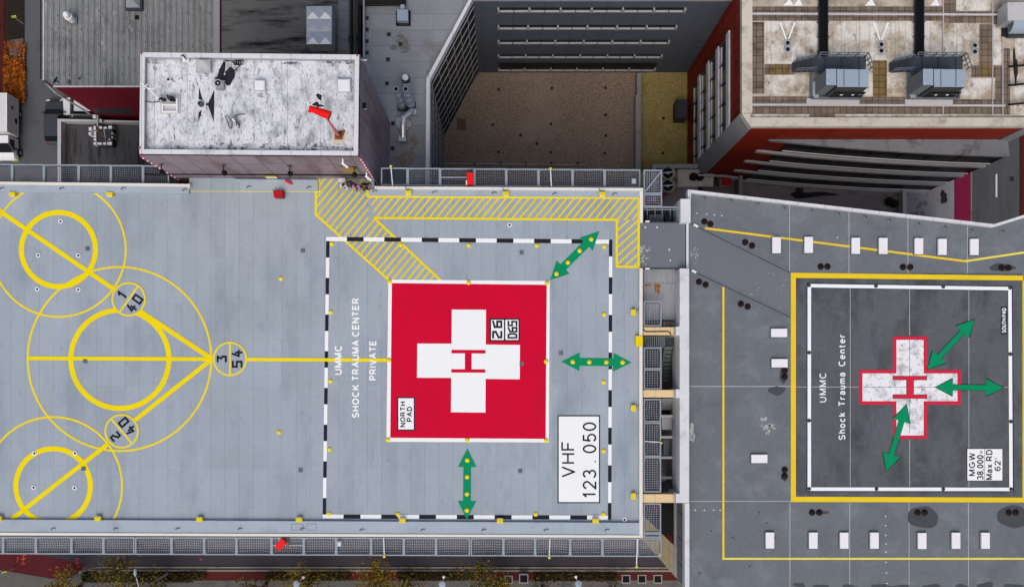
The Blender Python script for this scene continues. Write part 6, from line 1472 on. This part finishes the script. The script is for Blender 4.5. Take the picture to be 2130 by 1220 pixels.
# ---------------------------------------------------------------- trees, shrubs, lamps and pits along the street
def tree(px, py, h, r, nl, pal, label, seed):
    rr = random.Random(seed); b = W(px, py, GZ + .1)
    t = thing('street_tree', label, 'tree', b, 'autumn trees along the street')
    m = MB(); top = b + Vector((rr.uniform(-.3, .3), rr.uniform(-.3, .3), h * .9))
    m.tube([b, b.lerp(top, .4), top], [.17, .12, .03], 'bark', 8)
    tips = []
    for i in range(11):
        s0 = b.lerp(top, rr.uniform(.35, .85)); a = rr.uniform(0, 6.28); L_ = r * rr.uniform(.55, 1.0)
        e = s0 + Vector((math.cos(a) * L_, math.sin(a) * L_, h * rr.uniform(.08, .25))); mid = s0.lerp(e, .5) + Vector((rr.uniform(-.2, .2), rr.uniform(-.2, .2), .2))
        m.tube([s0, mid, e], [.06, .04, .012], 'bark', 5); tips += [mid, e]
        for k in range(2):
            e2 = mid + Vector((rr.uniform(-1, 1), rr.uniform(-1, 1), rr.uniform(.1, .8))) * r * .4; m.tube([mid, e2], [.03, .008], 'bark', 4); tips.append(e2)
    m.build('trunk', t)
    m = MB()
    for i in range(nl):
        c = rr.choice(tips); sg = r * .17; c = c + Vector((rr.gauss(0, sg), rr.gauss(0, sg), rr.gauss(0, sg * .8)))
        q = rr.choice((.05, .06, .08, .1, .13)); a = rr.uniform(0, 6.28); tl = rr.uniform(-.7, .7)
        u = Vector((math.cos(a), math.sin(a), tl)) * q; v = Vector((-math.sin(a), math.cos(a), rr.uniform(-.7, .7))) * q * .75
        m.face([c - u, c - v, c + u, c + v], rr.choice(pal))
    m.build('crown', t)
G_, O_ = ['leaf_gold', 'leaf_olive', 'leaf_amber', 'leaf_gold'], ['leaf_olive', 'leaf_green', 'leaf_dull', 'leaf_gold']
tree(170, 1216, 6.0, 2.6, 1100, G_, 'golden leafed tree nearest the red crossing, lower left', 1)
tree(262, 1178, 6.5, 2.4, 800, O_, 'olive green tree overhanging the road just under the safety nets', 2)
tree(335, 1222, 6.0, 2.5, 1100, O_, 'olive tree behind the grey lamp pole, lower left', 3)
tree(555, 1212, 6.0, 2.6, 800, O_, 'thin bare limbed tree left of a round lamp, dull leaves', 4)
tree(650, 1206, 6.2, 2.5, 800, G_, 'sparse golden tree between the brick strip and first round lamp', 5)
tree(800, 1198, 6.8, 2.6, 1300, G_, 'bright golden tree rising over the bare brick strip', 6)
tree(850, 1218, 6.0, 2.4, 800, O_, 'sparse olive tree left of the middle round lamp', 7)
tree(1000, 1190, 6.4, 2.5, 800, O_, 'sparse dull tree beside the leaning planter box', 8)
tree(1040, 1205, 5.6, 1.8, 800, G_, 'yellow tree right of the middle round lamp', 9)
tree(1128, 1218, 5.0, 2.0, 260, O_, 'almost bare tree left of the rightmost round lamp', 10)
tree(1270, 1222, 5.0, 1.8, 160, O_, 'almost bare tree between the rightmost lamp and the square pits', 11)
g = MB(); rr = random.Random(9)
beds = [(170, 1190, 400, 1210), (392, 1189, 428, 1203), (555, 1190, 728, 1206), (828, 1190, 985, 1206), (1110, 1191, 1283, 1207)]
for i, bxx in enumerate(beds): g.prism([(bxx[0], bxx[1]), (bxx[2], bxx[1]), (bxx[2], bxx[3]), (bxx[0], bxx[3])], GZ, GZ + .16 + .002 * i, 'soil')
tag(g.build('planting_strip', loc=W(600, 1198, GZ)), kind='structure')
g = MB()
for bxx in beds:
    for i in range(int((bxx[2] - bxx[0]) * 9)):
        c = W(rr.uniform(bxx[0], bxx[2]), rr.uniform(bxx[1], bxx[3]), GZ + .2 + abs(rr.gauss(0, .22))); q = rr.uniform(.06, .15); a = rr.uniform(0, 6.28)
        u = Vector((math.cos(a), math.sin(a), rr.uniform(-.8, .8))) * q; v = Vector((-math.sin(a), math.cos(a), rr.uniform(-.8, .8))) * q * .7
        g.face([c - u, c - v, c + u, c + v], rr.choice(['shrub', 'shrub', 'shrub', 'leaf_dull', 'leaf_dull', 'fallen_brown', 'leaf_olive']))
tag(g.build('ground_cover', loc=W(600, 1198, GZ)), 'dark low ground cover plants in the beds along the street', 'plants', kind='stuff')
for x, y, rz, d, sz in ((1058, 1204, 0, 'leftmost, with yellow leaves over it', 15), (1089, 1199, -.06, 'raised and leaning, second from the left', 17), (1302, 1203, 0, 'left of the lower right three', 16), (1335, 1203, 0, 'middle of the lower right three', 16), (1368, 1203, 0, 'right of the lower right three', 16)):
    t = thing('tree_pit', f'square black tree pit with pale frame, {d}', 'tree pit', W(x, y, GZ + .13), 'square tree pits'); c = ORG[t.name]; r_ = sz * .05 / 2; zt = .9 if sz == 17 else .12
    m = MB(); m.boxw(c.x, c.y, c.z + zt / 2 - .03, 2 * r_ - .12, 2 * r_ - .12, zt - .06, 'tyre', 0); m.build('soil', t)
    m = MB()
    for a, b, e, f in ((0, r_, 2 * r_ + .1, .09), (0, -r_, 2 * r_ + .1, .09), (r_, 0, .09, 2 * r_ - .1), (-r_, 0, .09, 2 * r_ - .1)): m.boxw(c.x + a, c.y + b, c.z + zt / 2, e, f, zt, 'concrete_mid', 0)
    m.build('frame', t)
for x, y, sx, sy, d in ((617, 1213, 14, -13, 'left of the brick strip'), (920, 1214, 3, -15, 'middle of three'), (1203, 1213, -5, -14, 'right one')):
    H = 4.2; t = thing('street_lamp', f'street lamp with round pale disc shade by the planting strip, {d}', 'lamp', W(x, y, GZ), 'round street lamps')
    b = W(x, y, GZ + H); b0 = Vector((b.x, b.y, GZ + .12)); ORG[t.name] = b0; t.location = b0
    m = MB(); m.tube([b0, b], [.09, .06], 'dark_steel', 8); m.build('pole', t)
    m = MB(); m.lathe(b, [(.36, -.02), (.36, .05), (.28, .12), (.08, .16)], 'unit_blue', 20); m.build('shade', t)
    m = MB(); e = W(x + sx, y + sy, GZ + H - .3); m.tube([b + Vector((0, 0, -.2)), e], .035, 'white_metal', 6); m.lathe(e + Vector((0, 0, -.05)), [(.14, 0), (.14, .08), (.07, .12)], 'lamp_glass', 12); m.build('side_arm', t)
t = thing('street_lamp', 'tall grey lamp pole with curved arm and pale lamp head among trees, lower left', 'lamp', W(350, 1191, GZ)); b = W(350, 1191, GZ); tp = b + Vector((0, 0, 8.5))
hd = W(281, 1190, GZ + 8.7)
m = MB(); m.tube([b, b + Vector((0, 0, .5)), tp], [.2, .12, .08], 'concrete_mid', 10); m.build('pole', t)
m = MB(); m.tube([tp, tp.lerp(hd, .3) + Vector((.1, 0, .3)), tp.lerp(hd, .7) + Vector((.12, 0, .3)), hd + Vector((.05, -.2, .05))], .05, 'galvanised', 8); m.build('arm', t)
m = MB(); m.tube([hd + Vector((.05, -.35, 0)), hd + Vector((0, 0, .02)), hd + Vector((0, .35, 0))], [.08, .17, .11], 'unit_blue', 10); m.build('lamp_head', t)
for x, y, d in ((30, 36, 'near the dark bed, upper left'), (34, 335, 'behind the truck, above the net'), (10, 1189, 'at the red crossing, lower left')):
    t = thing('crossing_sign', f'small lime yellow street sign seen from above {d}', 'sign', W(x, y, GZ), 'lime yellow street signs')
    b = W(x, y, GZ + 2.2); b0 = Vector((b.x, b.y, GZ)); t.location = b0; ORG[t.name] = b0
    m = MB(); m.tube([b0, b0 + Vector((0, 0, 2.6))], .04, 'galvanised', 6); m.build('post', t)
    m = MB(); m.bar(b + Vector((-.22, -.03, .12)), b + Vector((.18, .08, .0)), .12, .3, 'lime'); m.build('plate', t)
m = MB(); c = W(6, 328, GZ); m.boxw(c.x, c.y, GZ + .5, .6, .5, 1.0, 'deep_red'); m.boxw(c.x, c.y, GZ + 1.03, .66, .56, .06, 'bright_red'); tag(m.build('red_bin', loc=c), 'dark red bin on the street in front of the truck', 'bin')

# ---------------------------------------------------------------- people
def person(x, y, z, rz, label, shirt, trousers, skin='skin_tone', hair='hair_dark', lean=0., arm=(.35, .35), stride=.1, sc=1.0, sleeves=False):
    b = W(x, y, z); t = thing('person', label, 'person', b); t.rotation_euler = (0, 0, rz)
    J = {'pel': (0, 0, .95, .135), 'wai': (0, .02, 1.1, .125), 'che': (0, .03 + lean * .5, 1.32, .15), 'nk0': (0, .02 + lean, 1.47, .07), 'nek': (0, .03 + lean, 1.55, .058)}
    E = [('pel', 'wai'), ('wai', 'che'), ('che', 'nk0'), ('nk0', 'nek')]
    for s_, n, fw in ((-1, 'l', arm[0]), (1, 'r', arm[1])):
        J.update({n + 'sh': (s_ * .19, .02 + lean * .8, 1.42, .068), n + 'el': (s_ * .26, .02 + fw * .3 + lean * .7, 1.14, .048), n + 'wr': (s_ * .22, .05 + fw + lean * .6, .98 + fw * .4, .034), n + 'ha': (s_ * .215, .09 + fw + lean * .6, .95 + fw * .4, .04)})
        st = s_ * stride
        J.update({n + 'hi': (s_ * .1, 0, .88, .1), n + 'kn': (s_ * .105, .03 + st * .6, .5, .07), n + 'an': (s_ * .11, st, .09, .048), n + 'to': (s_ * .125, .19 + st, .04, .038)})
        E += [('nk0', n + 'sh'), (n + 'sh', n + 'el'), (n + 'el', n + 'wr'), (n + 'wr', n + 'ha'), ('pel', n + 'hi'), (n + 'hi', n + 'kn'), (n + 'kn', n + 'an'), (n + 'an', n + 'to')]
    ks = list(J); me = bpy.data.meshes.new('body'); me.from_pydata([J[k][:3] for k in ks], [(ks.index(a), ks.index(c)) for a, c in E], [])
    o = bpy.data.objects.new('body', me); COL.objects.link(o); md = o.modifiers.new('skin', 'SKIN'); md.use_smooth_shade = True
    for k, v in zip(ks, me.skin_vertices[0].data): v.radius = (J[k][3], J[k][3])
    me.skin_vertices[0].data[0].use_root = True
    ss = o.modifiers.new('sub', 'SUBSURF'); ss.levels = 1; ss.render_levels = 1
    bpy.context.view_layer.update(); nm = bpy.data.meshes.new_from_object(o.evaluated_get(bpy.context.evaluated_depsgraph_get())); bpy.data.objects.remove(o)
    nm.materials.clear(); bm = bmesh.new(); bm.from_mesh(nm)
    # head with nose and ears, hands with five fingers, joined into the body mesh
    hc = Vector((0, .05 + lean, 1.66))
    r0 = bmesh.ops.create_uvsphere(bm, u_segments=14, v_segments=10, radius=1, matrix=Matrix.Translation(hc) @ Matrix.Diagonal((.077, .098, .12, 1)))
    for v in r0['verts']:
        q = v.co - hc
        if q.y > .085 and abs(q.x) < .025 and -.03 < q.z < .02: v.co.y += .022
    for s_ in (-1, 1): bmesh.ops.create_uvsphere(bm, u_segments=6, v_segments=5, radius=1, matrix=Matrix.Translation(hc + Vector((s_ * .078, -.005, -.005))) @ Matrix.Diagonal((.012, .022, .032, 1)))
    for n in 'lr':
        h = Vector(J[n + 'ha'][:3]); wv = Vector(J[n + 'wr'][:3]); d = (h - wv).normalized(); sd_ = Vector((0, 0, 1)).cross(d).normalized()
        for fi, (off, L_) in enumerate(((-.027, .062), (-.009, .075), (.009, .07), (.027, .055), (.04, .045))):
            p0 = h + sd_ * off + d * (.02 if fi < 4 else -.02); p1 = p0 + d * L_ * .55 + sd_ * (off * .4 if fi == 4 else 0); p2 = p1 + (d * .7 + Vector((0, 0, -.7))) * L_ * .5
            tb = MB(); tb.tube([p0, p1, p2], [.0095, .009, .007], 'skin_tone', 6); vs = [bm.verts.new(v) for v in tb.v]
            for f in tb.f:
                try: bm.faces.new([vs[i] for i in f])
                except ValueError: pass
    bm.faces.ensure_lookup_table()
    for f in bm.faces:
        c = f.calc_center_median(); f.smooth = True
        f.material_index = 0
        if c.z > 1.50: f.material_index = 0
        elif c.z > .93 and abs(c.x) < .17 and c.z <= 1.5 and c.y < .3: f.material_index = 1
        elif c.z > .93 and c.z <= 1.5: f.material_index = 1 if (sleeves and c.z > 1.0 and (c.y < .09 + max(arm) - .02)) or c.z > 1.26 else 0
        elif c.z > .08: f.material_index = 2 if abs(c.x) < .2 else 0
        else: f.material_index = 3
    bm.to_mesh(nm); bm.free(); pass
    for q in (skin, shirt, trousers, 'tyre'): nm.materials.append(MATS[q])
    bo = bpy.data.objects.new('body', nm); COL.objects.link(bo); bo.parent = t
    bm = bmesh.new(); r0 = bmesh.ops.create_uvsphere(bm, u_segments=14, v_segments=10, radius=1, matrix=Matrix.Translation(hc + Vector((0, -.014, .02))) @ Matrix.Diagonal((.086, .1, .116, 1)))
    bmesh.ops.delete(bm, geom=[f for f in bm.faces if f.calc_center_median().z < hc.z - .03 or (f.calc_center_median().y > hc.y + .05 and f.calc_center_median().z < hc.z + .06)], context='FACES')
    hm = bpy.data.meshes.new('hair'); bm.to_mesh(hm); bm.free(); hm.materials.append(MATS[hair]); hm.polygons.foreach_set('use_smooth', [True] * len(hm.polygons))
    ho = bpy.data.objects.new('hair', hm); COL.objects.link(ho); ho.parent = t
    t.scale = (sc, sc, sc); return t
person(745, 390, .02, R(190), 'person in a bright pink top and dark trousers standing on the yellow hatching', 'cloth_pink', 'cloth_navy', 'skin_dark', lean=.14, arm=(.32, .12), stride=.12, sleeves=True)
person(724, 387, .02, R(150), 'person in white top bending forward at the tower door', 'cloth_white', 'cloth_black', 'skin_tone', lean=.22, arm=(.25, .4), stride=.08, sleeves=True)
person(758, 389, .02, R(215), 'person in black jacket between the pink top and the yellow edge', 'cloth_black', 'cloth_black', 'skin_tone', lean=.1, arm=(.3, .3), stride=.1, sleeves=True)
person(735, 385, .02, R(170), 'person in dark clothes half behind the pink top', 'cloth_navy', 'cloth_black', 'skin_dark', lean=.05, arm=(.1, .25), stride=.05, sleeves=True)
person(766, 391, .02, R(240), 'person in dark clothes stepping at the yellow curb corner', 'cloth_black', 'cloth_navy', 'skin_tone', lean=.1, arm=(.2, .1), stride=.2, sleeves=True)
person(150, 1196, GZ + .02, R(60), 'person with pale hat and black coat on the red street crossing', 'cloth_black', 'cloth_grey', 'skin_tone', hair='cloth_white', lean=.12, arm=(.3, .2), stride=.22, sleeves=True)
t = thing('trolley', 'small grey framed trolley with a white board beside the people at the tower door', 'trolley', W(712, 375, .02))
m = MB(); c = W(712, 376, .5); m.boxw(c.x, c.y, .75, .5, .3, .05, 'cloth_white'); m.boxw(c.x, c.y, .3, .5, .3, .05, 'galvanised')
for a in (-.22, .22):
    for b in (-.12, .12): m.bar((c.x + a, c.y + b, .08), (c.x + a, c.y + b, .8), .03, .03, 'galvanised')
m.build('frame', t); m = MB()
for a in (-.22, .22):
    for b in (-.12, .12): m.lathe((c.x + a, c.y + b, .02), [(.04, 0), (.04, .06)], 'tyre', 8)
m.build('castor', t)
